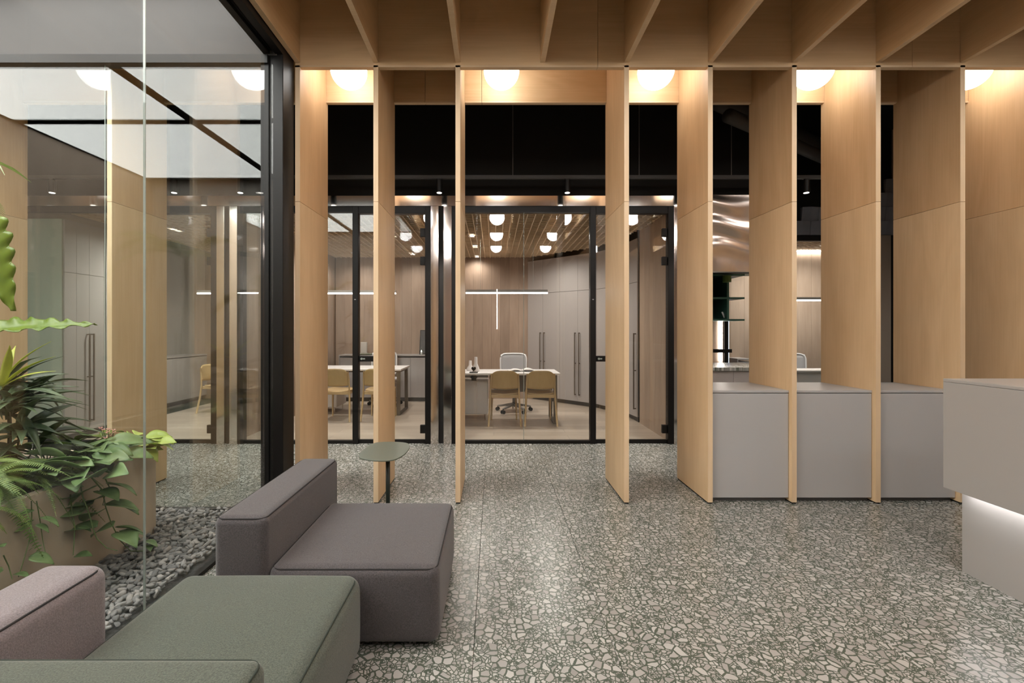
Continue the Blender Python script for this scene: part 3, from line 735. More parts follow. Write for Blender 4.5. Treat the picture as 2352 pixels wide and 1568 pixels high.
fixed(3, -3.055, -1.682, 'fixed glass front of the middle office')
gdoor(1, -1.682, -0.750, 'black framed glass door of the middle office')
fixed(4, -0.502, 1.150, 'fixed glass front of the right office with a central joint', (px(1203, YG),))
MB_l = MB().box(-0.502, -0.455, YG - .03, YG + .05, 0, 2.832)
struct('trim_8', MB_l, 'black_metal', 'black frame post at the left of the right office glass')
struct('trim_9', MB().box(-3.055, -2.985, YG - .03, YG + .05, 0, 2.832), 'black_metal', 'black frame post at the left of the middle office glass')
gdoor(2, 1.150, 2.145, 'black framed glass door of the right office')
fixed(5, -5.75, -4.235, 'fixed glass front of the left office')
gdoor(3, -4.235, -3.300, 'black framed glass door of the left office')

# lattice ceilings
def lattice(x0, x1, y0, y1, label, yend=None):
    t = thing('lattice_ceiling', label, 'ceiling grid', ((x0 + x1) / 2, (y0 + y1) / 2, ZC))
    nx = int((x1 - x0) / .098); ny = int((y1 - y0) / .098)
    def lim(x):
        return y1 if yend is None else min(y1, yend(x))
    def limx(y):
        return x1 if yend is None else min(x1, max([x0 + .05] + [x for x in [x0 + .02 * i for i in range(int((x1 - x0) / .02) + 1)] if yend(x) >= y]))
    for i in range(nx + 1):
        x = x0 + .02 + i * .098
        MB().box(x - .006, x + .006, y0, lim(x), ZC, ZC + .05).build('lengthwise_slat', 'grid_wood', t)
    for j in range(ny + 1):
        y = y0 + .01 + j * .098
        MB().box(x0, limx(y), y - .006, y + .006, ZC + .001, ZC + .049).build('crosswise_slat', 'grid_wood', t)
    return t
def cabline(x):
    # front edge of the cabinet wall in the right office
    pts = [(0.655, 9.07), (1.77, 7.95), (2.02, 6.98), (2.09, 6.50)]
    if x <= .655: return 99
    for (xa, ya), (xb, yb) in zip(pts[:-1], pts[1:]):
        if x <= xb: return ya + (yb - ya) * (x - xa) / (xb - xa)
    return 6.5
lattice(-0.58, 2.12, YG + .13, YW - .05, 'timber lattice ceiling inside the right office', cabline)
lattice(-3.12, -0.68, YG + .13, YW - .05, 'timber lattice ceiling inside the middle office')
lattice(-5.18, -3.22, YG + .13, YW - .05, 'timber lattice ceiling inside the left office')

# tall cabinets, right office
CW = thing('tall_cabinet_wall', 'angled wall of tall pale grey cabinets with long bronze handles in the right office', 'cabinet', (1.5, 8.0, 0))
pts = [Vector((0.655, 9.07))]
for L_, ang in ((.40, -45), (.40, -45), (.40, -45), (.40, -47), (.42, -66), (.42, -77), (.42, -82)):
    a = math.radians(ang); pts.append(pts[-1] + Vector((math.cos(a), math.sin(a))) * L_)
ZT, ZS = 2.70, 2.06
poly = [(q.x, q.y) for q in pts] + [(2.11, pts[-1].y), (2.11, 9.06)]
body = [(x + .022, y + .016) for x, y in poly[:len(pts)]] + [(2.12, pts[-1].y + .016), (2.12, 9.08)]
MB().prism(body, 0.075, ZT - .01).build('body', 'cab_grey_dark', CW)
MB().prism([(x + .03, y + .03) for x, y in body[:len(pts)]] + body[len(pts):], 0.0, 0.074).build('plinth', 'cab_grey_dark', CW)
def panel(mb, a, b, z0, z1, gap=.0018, th=.018):
    d = (b - a).normalized(); n = Vector((d.y, -d.x))   # towards the room
    if n.y > 0 and n.x > 0: n = -n
    a2, b2 = a + d * gap, b - d * gap
    vs = []
    for z in (z0, z1):
        for q in (a2, b2): vs += [(q.x, q.y, z), (q.x - n.x * th, q.y - n.y * th, z)]
    # order: a front, a back, b front, b back (low) then high
    mb.add(vs, [(0, 2, 6, 4), (1, 5, 7, 3), (0, 4, 5, 1), (2, 3, 7, 6), (4, 6, 7, 5), (0, 1, 3, 2)])
    return n
for i in range(len(pts) - 1):
    a, b = pts[i], pts[i + 1]
    m1 = MB(); panel(m1, a, b, ZS + .003, ZT); m1.build('upper_door', 'cab_grey', CW)
    m2 = MB(); n = panel(m2, a, b, 0.08, ZS - .003); dr = m2.build('door', 'cab_grey', CW)
    d = (b - a).normalized()
    q = (b - d * .045) if i % 2 == 0 else (a + d * .045)
    if i < 7:
        q = q + n * .035
        h = MB(); h.box(q.x - .008, q.x + .008, q.y - .008, q.y + .008, .19, 1.31)
        for z in (.20, .76, 1.30): h.beam((q.x, q.y, z), (q.x - n.x * .036, q.y - n.y * .036, z), .014, .014)
        h.build('handle', 'bronze', dr)

# ---- wooden chair
def make_chair(label):
    t = thing('wooden_chair', label, 'chair', (0, 0, 0), 'wooden chairs in the offices')
    rows = []
    for i in range(11):
        v = -1 + 2 * i / 10; row = []
        for j in range(11):
            u = -1 + 2 * j / 10
            # rounded square plan
            x = .205 * u * math.sqrt(1 - .18 * v * v); y = .205 * v * math.sqrt(1 - .18 * u * u) + .015
            row.append((x, y, .455 - .018 * (1 - u * u) * (1 - (v * .8) ** 2) + .006 * u * u))
        rows.append(row)
    MB().sheet(rows, .022).build('seat', 'chair_wood', t, smooth=True, bevel=0)
    rows = []
    for i in range(9):
        f = i / 8; row = []
        for j in range(17):
            u = -1 + 2 * j / 16
            ztop = .782 - .060 * abs(u) ** 4.5; zbot = .530 + .0 * u - .012 * (1 - u * u)
            z = zbot + (ztop - zbot) * f
            wv = .198 * (1 - .05 * f)
            row.append((wv * u, -.215 - .045 * (1 - u * u) - .035 * f, z))
        rows.append(row)
    MB().sheet(rows, .013).build('backrest', 'chair_ply', t, smooth=True)
    for s in (-1, 1):
        b = MB()
        b.tube([(s * .228, -.285, 0), (s * .212, -.235, .25), (s * .203, -.212, .45), (s * .199, -.222, .60), (s * .190, -.244, .735)], .0145, 10, .0125)
        b.build('leg', 'chair_wood', t, smooth=True)
        b = MB(); b.tube([(s * .190, .205, 0), (s * .182, .188, .25), (s * .175, .175, .44)], .0125, 10, .0165)
        b.build('leg', 'chair_wood', t, smooth=True)
    r = MB(); r.beam((-.19, -.20, .415), (.19, -.20, .415), .02, .045); r.beam((-.175, .175, .415), (.175, .175, .415), .02, .04)
    for s in (-1, 1): r.beam((s * .195, -.20, .415), (s * .175, .175, .415), .02, .04)
    r.build('seat_rail', 'chair_wood', t, bevel=.004)
    return t
ch = make_chair('wooden chair at the desk of the right office, the left of its pair')
ch.location = (0.155, 6.715, 0.003)
dup(ch, (0.665, 6.715, 0.003), 0, 'wooden chair at the desk of the right office, the right of its pair')
dup(ch, (-2.345, 7.03, 0.003), 0, 'wooden chair at the desk of the middle office, beside the fixed glass')
dup(ch, (-1.735, 7.05, 0.003), 0, 'wooden chair at the desk of the middle office, behind the glass door')
dup(ch, (-4.50, 7.62, 0.003), -PI / 2 - .15, 'wooden chair side on in the left office beyond the court glass')

# ---- task chair
def make_task(label):
    t = thing('task_chair', label, 'chair', (0, 0, 0), 'white task chairs in the offices')
    rr = []
    for i in range(32):
        a = 2 * PI * i / 32; c_, s_ = math.cos(a), math.sin(a)
        x = .225 * math.copysign(abs(c_) ** .38, c_); z = .735 + .215 * math.copysign(abs(s_) ** .38, s_)
        rr.append((x * (1 - .10 * (.95 - z)), .235 + .05 * (z - .55) - .06 * (x / .225) ** 2, z))
    MB().tube(rr, .0125, 8, closed=True).build('back_frame', 'white_plastic', t, smooth=True)
    rows = []
    for i in range(7):
        z = .53 + .41 * i / 6
        rows.append([((-.215 + .43 * j / 8) * (1 - .10 * (.95 - z)), .235 + .05 * (z - .55) - .06 * ((-.215 + .43 * j / 8) / .225) ** 2, z) for j in range(9)])
    MB().sheet(rows, .004).build('back_mesh', 'chair_mesh', t, smooth=True)
    MB().rbox(-.235, .235, -.22, .22, .42, .49, .03, 3, 3).build('seat', 'chair_mesh', t, smooth=True)
    sp = MB(); sp.tube([(0, .10, .41), (0, .235, .45), (0, .262, .58), (0, .255, .70)], .022, 8); sp.build('back_support', 'white_plastic', t, smooth=True)
    MB().cyl((0, 0, .10), (0, 0, .43), .028, .024, 14).build('column', 'mid_grey', t, smooth=True)
    for k in range(5):
        a = 2 * PI * k / 5 + .25; c_, s_ = math.cos(a), math.sin(a)
        arm = MB(); arm.beam((c_ * .02, s_ * .02, .125), (c_ * .29, s_ * .29, .078), .055, .045, w1=.030, h1=.026)
        arm.build('base_arm', 'mid_grey', t, bevel=.006)
        cs = MB()
        for q in (-1, 1):
            ox, oy = -s_ * .015 * q, c_ * .015 * q
            cs.cyl((c_ * .29 + ox, s_ * .29 + oy, .031), (c_ * .29 + ox * 1.9, s_ * .29 + oy * 1.9, .031), .030, .030, 14)
        cs.cyl((c_ * .29, s_ * .29, .03), (c_ * .29, s_ * .29, .08), .008, .008, 8)
        cs.build('caster', 'black_soft', t)
    return t
tk = make_task('white mesh task chair behind the desk of the right office')
tk.location = (0.335, 7.62, 0.003)
dup(tk, (-1.95, 8.25, 0.003), .3, 'white mesh task chair behind the desk of the middle office')

# ---- desks
def frame_leg(t, x, y0, y1, zt):
    m = MB(); w = .055
    m.beam((x, y0 + .03, zt), (x, y0 + .01, 0.02), w, .025, up=(0, 1, 0)); m.beam((x, y1 - .03, zt), (x, y1 - .01, 0.02), w, .025, up=(0, 1, 0))
    m.box(x - w / 2, x + w / 2, y0, y1, .004, .022); m.box(x - w / 2, x + w / 2, y0 + .02, y1 - .02, zt - .025, zt)
    m.build('leg', 'leg_bronze', t)
t = thing('office_desk', 'pale desk with bronze frame leg and white pedestal in the right office', 'desk', (0.2, 6.9, 0))
MB().box(-0.56, 0.952, 6.545, 7.215, .712, .740).build('desk_top', 'white_lacquer', t, bevel=.004)
frame_leg(t, 0.885, 6.585, 7.17, .710)
MB().box(-0.55, -0.085, 6.70, 7.19, .655, .668).build('shelf', 'white_lacquer', t)
MB().box(0.0, .84, 7.10, 7.125, .40, .700).build('modesty_panel', 'mid_grey', t)
pd = MB().rbox(-0.56, -0.085, 6.86, 7.36, .095, .60, .02, 3, 3).build('pedestal', 'white_lacquer', t, smooth=True)
ft = MB()
for x in (-.52, -.125):
    for y in (6.92, 7.30): ft.cyl((x, y, .003), (x - .01, y, .096), .010, .013, 8)
ft.build('pedestal_foot', 'steel', t)
bk = MB(); bk.box(-.06, -.03, 6.62, 7.15, .66, .71); bk.build('bracket', 'black_soft', t)
t = thing('office_desk', 'pale desk with bronze frame leg in the middle office', 'desk', (-2.2, 7.6, 0))
MB().box(-3.05, -1.46, 7.235, 7.99, .712, .740).build('desk_top', 'white_lacquer', t, bevel=.004)
frame_leg(t, -1.51, 7.27, 7.95, .710)
MB().box(-3.0, -1.56, 7.58, 7.62, .66, .70).build('support_beam', 'leg_bronze', t)
MB().rbox(-3.05, -2.55, 7.45, 7.95, .095, .60, .02, 3, 3).build('pedestal', 'white_lacquer', t, smooth=True)
ft = MB()
for x in (-3.0, -2.60):
    for y in (7.5, 7.9): ft.cyl((x, y, .003), (x, y, .096), .010, .013, 8)
ft.build('pedestal_foot', 'steel', t)
# ---- things on the right office desk
t = thing('open_book', 'open book lying on the desk of the right office', 'book', (0.42, 6.88, .741))
for s, nm in ((-1, 'left'), (1, 'right')):
    rows = []
    for i in range(2):
        rows.append([(0.42 + s * (.012 + .19 * j / 10), 6.78 + .21 * i, .748 + .034 * math.sin(PI * min(1, .12 + j / 11.5)) ** 1.2 * (1.0 if s > 0 else .75)) for j in range(11)])
    if s < 0: rows = [r[::-1] for r in rows]
    MB().sheet(rows, .008).build('page_block', 'paper', t, smooth=False)
MB().box(.21, .63, 6.775, 6.995, .741, .745).build('cover', 'mid_grey', t)
def vase(label, x, y, h, z=.741):
    t = thing('white_vase', label, 'vase', (x, y, z), 'white vases on the right office desk')
    MB().lathe([(.012, 0), (.055, .002), (.060, .02), (.045, h * .30), (.024, h * .55), (.021, h * .97), (.019, h), (.016, h)], (x, y, z), 18).build('body', 'ceramic', t, smooth=True)
    MB().cyl((x, y, z + h), (x, y, z + h + .004), .013, .013, 14).build('mouth', 'mid_grey', t)
vase('tall white bottle vase on the right office desk', px(1093, 6.8), 6.8, .215)
vase('short white bottle vase on the right office desk', px(1080, 6.98), 6.98, .150)
t = thing('black_heart_ornament', 'black heart shaped ornament on a small stand on the right office desk', 'ornament', (px(1088, 6.64), 6.64, .741))
x0, y0 = px(1088, 6.64), 6.64
hp = []
for i in range(24):
    a = 2 * PI * i / 24
    hp.append((x0 + .0021 * 16 * math.sin(a) ** 3, .795 + .0024 * (13 * math.cos(a) - 5 * math.cos(2 * a) - 2 * math.cos(3 * a) - math.cos(4 * a))))
m = MB(); n = len(hp)
m.add([(x, y0 - .018, z) for x, z in hp] + [(x, y0 + .018, z) for x, z in hp], [tuple(range(n)), tuple(range(2 * n - 1, n - 1, -1))] + [(i, i + n, (i + 1) % n + n, (i + 1) % n) for i in range(n)])
m.build('heart', 'black_metal', t)
MB().box(x0 - .06, x0 + .06, y0 - .05, y0 + .05, .741, .752).build('stand', 'black_metal', t, bevel=.002)
t = thing('cable_box', 'black cable box hanging under the edge of the right office desk', 'box', (px(1088, 6.6), 6.6, .64))
MB().box(px(1083, 6.6), px(1094, 6.6), 6.57, 6.63, .635, .709).build('case', 'black_metal', t, bevel=.004)
MB().box(px(1081, 6.6), px(1096, 6.6), 6.58, 6.62, .665, .69).build('clamp', 'black_soft', t)

# ---- credenzas and things on them
def credenza(x0, x1, y0, y1, doors, label):
    t = thing('credenza', label, 'cabinet', ((x0 + x1) / 2, (y0 + y1) / 2, 0))
    MB().box(x0 + .01, x1 - .01, y0 + .02, y1, .075, .835).build('body', 'cab_grey_dark', t)
    MB().box(x0, x1, y0 - .005, y1, .862, .885).build('top', 'cab_grey', t)
    MB().box(x0, x0 + .018, y0 - .005, y1, .004, .862).build('side_panel', 'cab_grey', t)
    MB().box(x0 + .02, x1, y0 + .05, y1 - .02, .004, .074).build('plinth', 'cab_grey_dark', t)
    xs = [x0 + .02] + list(doors) + [x1]
    for a, b in zip(xs[:-1], xs[1:]): MB().box(a + .002, b - .002, y0, y0 + .018, .085, .835).build('door', 'cab_grey', t)
    return t
YCR = 8.66
credenza(px(778, YCR), -0.70, YCR, 9.04, [px(824, YCR), px(884, YCR), px(943, YCR)], 'low grey credenza along the back wall of the middle office')
t = thing('relief_block', 'white textured relief sculpture on the credenza', 'sculpture', (px(835, 8.8), 8.8, .906))
MB().rbox(px(829, 8.8), px(843, 8.8), 8.77, 8.83, .918, .918 + .205, .008, 2, 5).build('block', 'plaster_texture', t, smooth=True)
MB().box(px(827, 8.8), px(845, 8.8), 8.75, 8.85, .906, .918).build('foot', 'plaster_texture', t)
t = thing('serving_tray', 'sage green tray carrying small white objects on the credenza', 'tray', (px(843, 8.75), 8.75, .886))
MB().box(px(825, 8.75), px(862, 8.75), 8.66, 8.90, .890, .905).build('tray', 'sage', t, bevel=.003)
MB().box(px(826, 8.75), px(830, 8.75), 8.67, 8.89, .885, .890).build('foot', 'sage', t)
MB().box(px(857, 8.75), px(861, 8.75), 8.67, 8.89, .885, .890).build('foot', 'sage', t)
t = thing('leaning_picture', 'dark framed picture leaning on the wall above the credenza', 'picture', (px(975, 8.9), 8.95, .885))
MB().add([], []); m = MB(); m.beam((px(976, 8.95), 8.90, .886), (px(976, 8.95), 9.02, 1.35), .20, .02, up=(0, 1, 0)); m.build('frame', 'black_metal', t)
m = MB(); m.beam((px(976, 8.95), 8.889, .90), (px(976, 8.95), 9.006, 1.336), .17, .004, up=(0, 1, 0)); m.build('picture', 'picture_dark', t)
t = thing('candle_lantern', 'small glass lantern with a lit candle on the credenza', 'lantern', (px(968, 8.72), 8.72, .886))
x0 = px(968, 8.72)
MB().lathe([(.001, 0), (.034, .002), (.036, .015), (.036, .05), (.024, .12), (.022, .15)], (x0, 8.72, .885), 16).build('glass', 'glass', t, smooth=True)
MB().cyl((x0, 8.72, .89), (x0, 8.72, .935), .018, .018, 12).build('candle', 'paper', t)
MB().lathe([(.001, 0), (.008, .008), (.009, .018), (.001, .04)], (x0, 8.72, .936), 8).build('flame', 'down_glow', t, smooth=True)
# left office: side credenza and tall cabinets
t = thing('side_credenza', 'low grey credenza along the side of the left office', 'cabinet', (-5.85, 8.6, 0))
MB().box(-6.1, -5.67, 7.6, 9.05, .08, .84).build('body', 'cab_grey_dark', t)
MB().box(-6.1, -5.645, 7.6, 9.05, .862, .885).build('top', 'cab_grey', t)
MB().box(-6.08, -5.72, 7.62, 9.03, .0, .08).build('plinth', 'cab_grey_dark', t)
for a, b in ((7.6, 8.08), (8.08, 8.56), (8.56, 9.05)): MB().box(-5.668, -5.65, a + .002, b - .002, .085, .845).build('door', 'cab_grey', t)
t = thing('tall_cabinet', 'tall grey cabinet with two long handles inside the left office', 'cabinet', (-5.4, 5.95, 0))
MB().box(-5.62, -5.215, YG + .06, 6.44, .08, 2.70).build('body', 'cab_grey_dark', t)
MB().box(-5.60, -5.23, YG + .07, 6.42, .0, .08).build('plinth', 'cab_grey_dark', t)
MB().box(-5.62, -5.21, YG + .04, YG + .058, .08, 2.70).build('end_panel', 'pale_green', t)
yy = [YG + .06, 5.72, 5.90, 6.12, 6.44]
for i in range(4):
    MB().box(-5.213, -5.195, yy[i] + .002, yy[i + 1] - .002, 2.063, 2.70).build('upper_door', 'cab_grey', t)
    dr = MB().box(-5.213, -5.195, yy[i] + .002, yy[i + 1] - .002, .08, 2.057).build('door', 'cab_grey', t)
    if i in (1, 2):
        y = yy[2] + (-.03 if i == 1 else .03)
        h = MB().box(-5.168, -5.154, y - .007, y + .007, .19, 1.31)
        for z in (.2, .76, 1.3): h.box(-5.195, -5.16, y - .006, y + .006, z - .006, z + .006)
        h.build('handle', 'bronze', dr)

# ---- linear pendants
def pendant(x0, x1, y, z, label, ztop=ZC + .04):
    t = thing('linear_pendant', label, 'lamp', ((x0 + x1) / 2, y, z), 'linear pendant lamps')
    MB().box(x0, x1, y - .02, y + .02, z + .012, z + .052).build('housing', 'mid_grey', t)
    MB().box(x0, x1, y - .018, y + .018, z - .008, z + .012).build('diffuser', 'bar_glow', t)
    for x in (x0 + .22, x1 - .22): MB().cyl((x, y, z + .052), (x, y, ztop), .0012, .0012, 5).build('cable', 'silicone', t)
    return t
pendant(-0.42, 0.815, 6.95, pz(673, 6.95), 'glowing linear pendant over the desk of the right office')
pendant(-2.95, -1.62, 7.6, pz(674, 7.6), 'glowing linear pendant over the desk of the middle office')
pendant(-4.9, -3.7, 7.6, pz(674, 7.6), 'glowing linear pendant inside the left office')
# ---- double downlights in the lattice
def downlight(x, y, label, power=W_DOWN, ZC=ZC):
    t = thing('double_downlight', label, 'lamp', (x, y, ZC + .01), 'double downlights in the lattice ceilings')
    for d in (-.075, .075):
        hs = MB()
        for q in ((x - .046, x - .04, y + d - .046, y + d + .046), (x + .04, x + .046, y + d - .046, y + d + .046), (x - .04, x + .04, y + d - .046, y + d - .04), (x - .04, x + .04, y + d + .04, y + d + .046)):
            hs.box(*q, ZC - .004, ZC + .06)
        h = hs.build('housing', 'white_lacquer', t)
        MB().box(x - .04, x + .04, y + d - .04, y + d + .04, ZC + .02, ZC + .03).build('lens', 'down_glow', h)
    spot('downlight_beam', (x, y, ZC - .01), power * (.45 if y > 8.3 else 1), 165, t, blend=1.0, rad=.06)
for (x, y), nm in zip(((-.335, 6.88), (-.315, 7.80), (-.33, 8.85), (.90, 7.94), (.90, 6.88)), ('nearest the glass on the left', 'second from the glass on the left', 'by the back wall on the left', 'beside the tall cabinets', 'near the glass on the right')):
    downlight(x, y, 'double downlight in the right office ceiling, ' + nm)
for (x, y), nm in zip(((-2.58, 8.55), (-1.52, 8.55), (-2.58, 6.9), (-1.52, 6.9)), ('over the credenza on the left', 'over the credenza on the right', 'near the glass on the left', 'near the glass on the right')):
    downlight(x, y, 'double downlight in the middle office ceiling, ' + nm, W_DOWN * 1.5)
for (x, y), nm in zip(((-4.5, 6.5), (-3.8, 7.0), (-4.5, 8.4)), ('near the glass on the left', 'near the glass on the right', 'towards the back')):
    downlight(x, y, 'double downlight in the left office ceiling, ' + nm, W_DOWN * 2.4)

# ================================================================== CORRIDOR TRACK AND SPOTS
YT = 5.20; ZR = pz(407, YT)
t = thing('track_rail', 'long black lighting track hanging along the office corridor', 'track', (0, YT, ZR))
MB().box(-6.0, 4.3, YT - .017, YT + .017, ZR - .02, ZR + .02).build('rail', 'duct', t)
for x in (-4.2, -2.6, -1.2, px(1178, YT), px(1468, YT), px(1680, YT), 3.9):
    MB().cyl((x, YT, ZR + .02), (x, YT, 4.3), .0018, .0018, 5).build('cable', 'mid_grey', t)
for x, nm in ((-5.0, 'far left behind the planted court'), (px(400, YT), 'behind the court glass on the left'), (px(552, YT), 'behind the court glass on the right'), (px(1009, YT), 'in front of the steel pilasters'),
              (px(1303, YT), 'in front of the right office'), (2.28, 'behind the fin left of the grey cabinets'), (px(1852, YT), 'behind the second low grey cabinet'), (-2.0, 'behind the first plywood fin')):
    t = thing('track_spot', 'black cylinder track spotlight, ' + nm, 'lamp', (x, YT, ZR - .02), 'black cylinder track spotlights')
    MB().cyl((x, YT, ZR - .175), (x, YT, ZR - .035), .036, .036, 20).build('body', 'black_metal', t, smooth=False)
    MB().box(x - .02, x + .02, YT - .014, YT + .014, ZR - .036, ZR - .02).build('adapter', 'black_metal', t)
    MB().cyl((x, YT, ZR - .179), (x, YT, ZR - .175), .027, .027, 18).build('lens', 'spot_glow', t)
    spot('track_beam', (x, YT, ZR - .19), W_SPOT * (.25 if x < -2.5 else 1), 50, t, rad=.045)
# dim ducts in the black void
t = thing('ceiling_duct', 'dark round duct running through the black ceiling void', 'duct', (2.8, 5.0, 3.75))
MB().cyl((2.4, 4.7, 3.55), (5.2, 6.6, 3.62), .07, .07, 16).build('duct', 'duct', t, smooth=True)
MB().cyl((3.0, 5.1, 3.47), (3.0, 5.1, 4.29), .006, .006, 6).build('hanger', 'duct', t)
t = thing('ceiling_duct', 'second dark duct above it in the black ceiling void', 'duct', (2.8, 5.2, 3.9))
MB().cyl((2.4, 4.9, 3.80), (5.2, 6.8, 3.90), .10, .10, 16).build('duct', 'duct', t, smooth=True)
MB().cyl((3.2, 5.44, 3.9), (3.2, 5.44, 4.29), .006, .006, 6).build('hanger', 'duct', t)

# ================================================================== KITCHEN AND FAR OFFICE ON THE RIGHT
# rippled steel bulkhead
rows = []
for i in range(61):
    z = 2.045 + .915 * i / 60; row = []
    for j in range(41):
        x = 2.21 + 1.12 * j / 40
        d = .011 * math.sin(z * 24 + 1.1 * math.sin(x * 4.2) + .6 * math.sin(x * 9 + z * 5)) * (.25 + .75 * min(1, max(0, (z - 2.15) / .25))) + .003 * math.sin(x * 7 + z * 11)
        row.append((x, YG - .01 + d - .10 * (z - 2.045), z))
    rows.append(row)
o = MB().sheet(rows, .01).build('rippled_steel_panel', 'steel_ripple', smooth=True)
tag(o, 'rippled polished steel panel above the kitchen opening', 'panel')
struct('wall_right', MB().box(2.19, 3.33, YG + .04, YG + .14, 2.05, 4.3), 'black_matte', 'black bulkhead behind the rippled steel')
t = thing('kitchen_island', 'terrazzo topped kitchen island with pale grey front', 'counter', (2.8, 5.75, 0))
MB().box(2.35, 3.28, 5.42, 6.1, .10, .88).build('body', 'cab_grey', t)
for a, b in ((2.36, 2.82), (2.82, 3.27)): MB().box(a + .002, b - .002, 5.40, 5.419, .10, .875).build('front_panel', 'cab_grey', t)
MB().box(2.30, 3.32, 5.36, 6.15, .88, .92).build('worktop', 'terrazzo', t)
MB().box(2.37, 3.26, 5.46, 6.06, .0, .10).build('plinth', 'cab_grey_dark', t)
YK = 6.75
p = struct('wall_back', MB().box(2.19, 3.37, YK, YK + .1, 0, 4.3), 'black_matte', 'kitchen rear wall')
oak_boards(p, 2.2, 3.36, YK, 0, 2.9, 6, 'oak_light')
o = MB().box(px(1652, YK - .02), px(1658, YK - .02), YK - .034, YK - .02, .9, pz(737, YK)).build('led_strip', 'led_glow'); tag(o, 'vertical glowing strip on the kitchen wall', 'lamp')
t = thing('hanging_shelf', 'dark green metal shelving hanging over the kitchen', 'shelf', (3.2, 6.45, 1.5))
for z in (pz(735, 6.4), pz(686, 6.4), pz(634, 6.4)): MB().box(2.6, px(1697, 6.4), 6.25, 6.6, z - .012, z + .012).build('shelf_board', 'green_metal_light', t)
MB().box(2.6, px(1672, 6.6), 6.60, 6.62, pz(735, 6.4), pz(628, 6.4)).build('back_panel', 'green_metal', t)
MB().box(px(1658, 6.4), px(1663, 6.4), 6.26, 6.6, pz(735, 6.4), pz(632, 6.4)).build('divider', 'green_metal_light', t)
MB().box(2.55, 3.9, 6.2, 6.70, pz(628, 6.4), pz(618, 6.4)).build('top_panel', 'green_metal_light', t)
for x in (2.7, 3.4): MB().box(x - .01, x + .01, 6.4, 6.42, pz(618, 6.4), 2.9).build('hanger', 'green_metal', t)
o = MB().cyl((px(1660, 6.3), 6.19, 2.0), (px(1660, 6.3), 6.19, pz(634, 6.4) - .02), .055, .055, 16); o = o.build('shelf_spotlight', 'lime_tin'); tag(o, 'lime green can light under the top of the green shelving', 'lamp')
t = thing('leaning_card', 'small white card standing on the green shelf', 'card', (px(1662, 6.35), 6.35, 1.51)); m = MB(); m.beam((px(1664, 6.33), 6.33, pz(733, 6.4) + .02), (px(1661, 6.33), 6.36, pz(716, 6.35)), .02, .006, up=(0, 1, 0)); m.build('card', 'paper', t)
# far glazed office
t = thing('door_4', 'black framed glass door beyond the kitchen', 'door', (3.7, YK, 0), kind='structure')
MB().box(3.372, 3.43, YK - .04, YK + .05, 0, 2.72).build('jamb', 'black_metal', t)
MB().box(3.43, 4.02, YK - .005, YK + .006, .04, 2.66).build('pane', 'glass', t)
MB().box(3.43, 4.07, YK - .03, YK + .04, 2.66, 2.74).build('head', 'black_metal', t)
MB().box(4.02, 4.07, YK - .03, YK + .04, 0, 2.66).build('jamb', 'black_metal', t)
MB().box(3.43, 4.07, YK - .02, YK + .03, 0, .04).build('bottom_rail', 'black_metal', t)
MB().box(3.20, 3.46, YK - .08, YK - .045, pz(809, YK), pz(801, YK)).build('handle', 'black_metal', t)
MB().box(3.432, 3.452, YK - .01, YK + .012, .3, pz(645, YK)).build('blue_edge', 'glass_edge_glow', t)  # brightness of the door's glass edge put in as blue glow, no lamp
t = thing('window_6', 'glass front of the far office behind the grey cabinets', 'window', (5.1, YK, 0), kind='structure')
MB().box(4.07, 5.60, YK - .005, YK + .006, .04, 2.66).build('pane', 'glass', t)
MB().box(4.07, 5.60, YK - .03, YK + .04, 2.66, 2.74).build('head_rail', 'black_metal', t)
MB().box(4.07, 5.60, YK - .02, YK + .03, 0, .04).build('sill_rail', 'black_metal', t)
struct('trim_10', MB().box(5.60, 5.795, YK - .05, YK + .06, 0, 2.74), 'steel', 'polished steel pilaster of the far office')
struct('trim_11', MB().box(5.797, 5.865, YK - .04, YK + .06, 0, 2.74), 'black_metal', 'black post beside the far steel pilaster')
struct('wall_right', MB().box(5.866, 6.2, YK, YK + .1, 0, 4.3), 'oak_panel', 'wood clad wall right of the far office')
aw = struct('wall_back', MB().box(3.37, 6.2, YK + .02, YK + .12, 2.74, 4.3), 'black_matte', 'black wall carrying dark acoustic tiles above the far office')
for r in range(4):
    for c in range(11):
        x = 3.42 + c * .245 + (.12 if r % 2 else 0); z = 2.75 + r * .205
        if x + .24 > 6.19 or z + .2 > 3.12 + (x - 4.2) * .30: continue
        q = MB(); q.add([(x, YK - .005, z), (x + .24, YK - .005, z), (x + .24, YK - .03, z + .2), (x, YK - .03, z + .2), (x, YK + .018, z), (x + .24, YK + .018, z), (x + .24, YK + .018, z + .2), (x, YK + .018, z + .2), (x + .12, YK - .05, z + .2), (x + .12, YK - .02, z)],
                        [(0, 9, 8, 3), (9, 1, 2, 8), (4, 7, 6, 5), (3, 8, 2, 6, 7), (0, 4, 5, 1, 9), (0, 3, 7, 4), (1, 5, 6, 2)])
        q.build('acoustic_tile', 'acoustic_tile', aw)
YO = 7.95
p = struct('wall_back', MB().box(3.37, 6.2, YO, YO + .1, 0, 2.9), 'black_soft', 'rear wall of the far office')
oak_boards(p, 3.40, 6.18, YO, 0.0, 2.74, 12, 'oak_light')
o = MB().box(3.5, 6.1, YO - .075, YO - .045, 2.70, 2.715).build('cove_light', 'led_glow'); tag(o, 'glowing cove strip along the top of the far office wall', 'lamp')
lt = thing('lattice_ceiling', 'timber lattice ceiling of the far office', 'ceiling grid', (4.8, 7.3, 2.72))
for i in range(27): MB().box(3.45 + i * .1, 3.462 + i * .1, YK + .13, YO - .09, 2.72, 2.765).build('lengthwise_slat', 'grid_wood', lt)
for j in range(9): MB().box(3.42, 6.15, YK + .16 + j * .11, YK + .172 + j * .11, 2.721, 2.764).build('crosswise_slat', 'grid_wood', lt)
